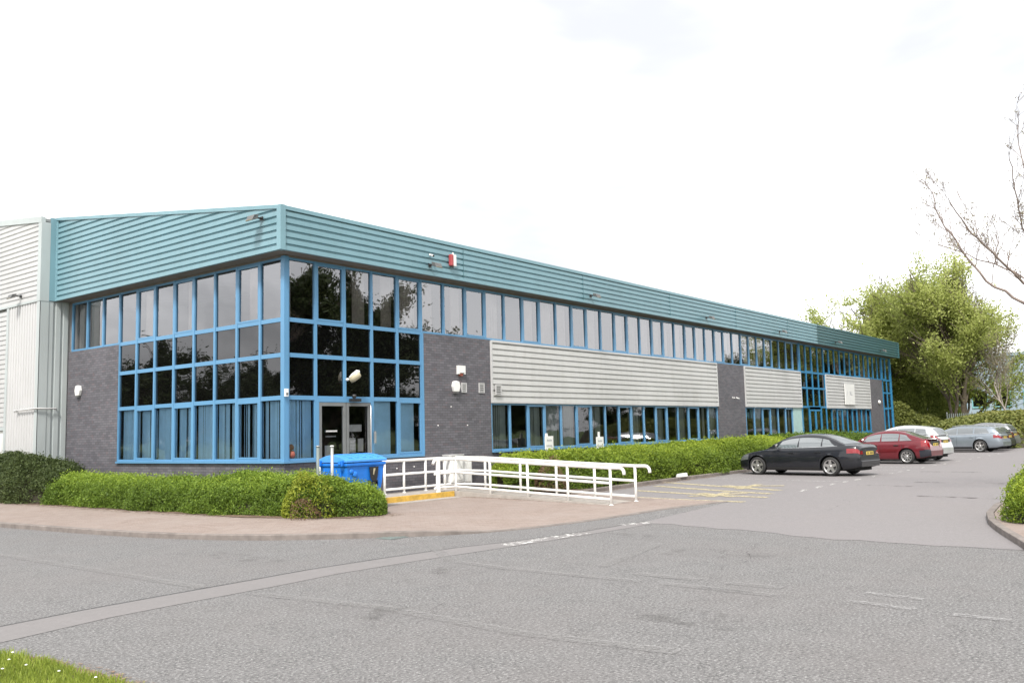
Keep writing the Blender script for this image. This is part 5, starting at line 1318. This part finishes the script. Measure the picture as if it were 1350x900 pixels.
ESTATE=dict(name='estate_car',paint='paint_blue_silver',L=4.93,W=1.85,wb=2.84,fo=.95,R=.34,taillean=.34,
 deck=[(0,.60),(.12,.70),(.5,.80),(1.1,.90),(1.45,.945),(2.3,.965),(3.2,.99),(4.0,1.03),(4.55,1.05),(4.85,1.02),(4.93,.93)],
 roof=[(1.32,.94),(1.7,1.18),(2.15,1.37),(2.6,1.45),(3.3,1.465),(4.0,1.43),(4.4,1.37),(4.83,1.04)],
 side=[(1.74,2.54,.24,.04),(2.62,3.42,-.03,.02),(3.50,4.30,-.0,-.22)],ws=(1.40,2.15),rs=(4.38,4.80),tail=(.42,.30,.66,.88),doors=[1.60,2.58,3.60],handles=[2.36,3.36],mirror=1.80,platez=.80,bumpz=.54,spokes=5,spokew=.07,bars=(2.3,4.2))
DARK=dict(ESTATE,paint='paint_dark',bars=None);GREY=dict(CROSS,paint='paint_grey')
def place(spec,lab,rearx,reary,head):
    # rear near-side (left) wheel contact at (rearx,reary); heading = direction of the nose
    c=spec;dx=c['L']/2-(c['fo']+c['wb']);dy=c['W']/2-.1
    ca,sa=math.cos(head),math.sin(head);X=rearx-(ca*dx-sa*dy);Y=reary-(sa*dx+ca*dy)
    return car(lab,(X,Y,gz(X,Y)+.008),head,spec)
HD=rad(90-5)
place(SALOON,'black four door saloon with five spoke alloy wheels, nearest of the parked cars',16.85,-7.95,rad(82))
place(HATCH,'dark red hatchback with a black and dull rear bumper parked beside the black saloon',26.5,-7.95,rad(83))
place(CROSS,'silver crossover with a raised rear, parked right behind the red hatchback',29.1,-7.95,rad(83))
place(ESTATE,'pale blue silver estate car with roof rails and five spoke wheels',41.6,-7.95,rad(83))
place(DARK,'dark navy estate car mostly hidden behind the pale blue silver estate',44.5,-7.75,rad(84))
place(GREY,'grey car barely showing at the far end of the parked row',47.4,-7.9,rad(84))

# ------------------------------------------------------------------ world, sun, camera
SUN_AZ=math.atan2(-.42,-.80);SUN_EL=rad(50)
w=bpy.data.worlds.new('World');S.world=w;w.use_nodes=True;nt=w.node_tree;nt.nodes.clear()
out=nt.nodes.new('ShaderNodeOutputWorld');bg=nt.nodes.new('ShaderNodeBackground');nt.links.new(bg.outputs[0],out.inputs[0]);bg.inputs[1].default_value=.1
sk=nt.nodes.new('ShaderNodeTexSky');sk.sky_type='NISHITA';sk.sun_disc=False;sk.sun_elevation=SUN_EL;sk.sun_rotation=PI/2-SUN_AZ
sk.dust_density=4
tc=nt.nodes.new('ShaderNodeTexCoord');cl=noise(nt,1.8,5,.55,scaled(nt,tc.outputs['Generated'],(1,1,3.)),.4)
cloud=mixc(nt,ramp(nt,cl,.34,.66,True),(3.22,3.24,3.3),(7.0,7.0,7.0))
nt.links.new(mixc(nt,.90,sk.outputs[0],cloud),bg.inputs[0])
L=bpy.data.lights.new('sun','SUN');L.energy=1.5;L.angle=rad(11);L.color=(1,.96,.90);lo=bpy.data.objects.new('sun',L);COL.objects.link(lo)
d=Vector((math.cos(SUN_AZ)*math.cos(SUN_EL),math.sin(SUN_AZ)*math.cos(SUN_EL),math.sin(SUN_EL)))
lo.rotation_euler=(-d).to_track_quat('-Z','Y').to_euler();lo.location=(0,0,30)
cd=bpy.data.cameras.new('camera');co=bpy.data.objects.new('camera',cd);COL.objects.link(co);S.camera=co
cd.sensor_width=36;cd.lens=1180.2063/1350*36;cd.clip_start=.1;cd.clip_end=6000
a,b,c=0.6630439933576548,0.10102389631065385,-0.025620153004674556
ca,sa,cb,sb,cc,sc=math.cos(a),math.sin(a),math.cos(b),math.sin(b),math.cos(c),math.sin(c)
f=Vector((ca*cb,sa*cb,sb));rt=Vector((sa,-ca,0));up=rt.cross(f);r2=rt*cc+up*sc;u2=-rt*sc+up*cc
co.matrix_world=Matrix(((r2.x,u2.x,-f.x,-14.295175),(r2.y,u2.y,-f.y,-18.509985),(r2.z,u2.z,-f.z,1.92),(0,0,0,1)))
S.view_settings.view_transform='Standard';S.view_settings.look='None';S.view_settings.gamma=1;S.view_settings.use_curve_mapping=False
S.view_settings.exposure=1.62
S.render.engine='CYCLES';S.cycles.max_bounces=7;S.cycles.diffuse_bounces=3;S.cycles.transparent_max_bounces=16;S.cycles.use_denoising=True
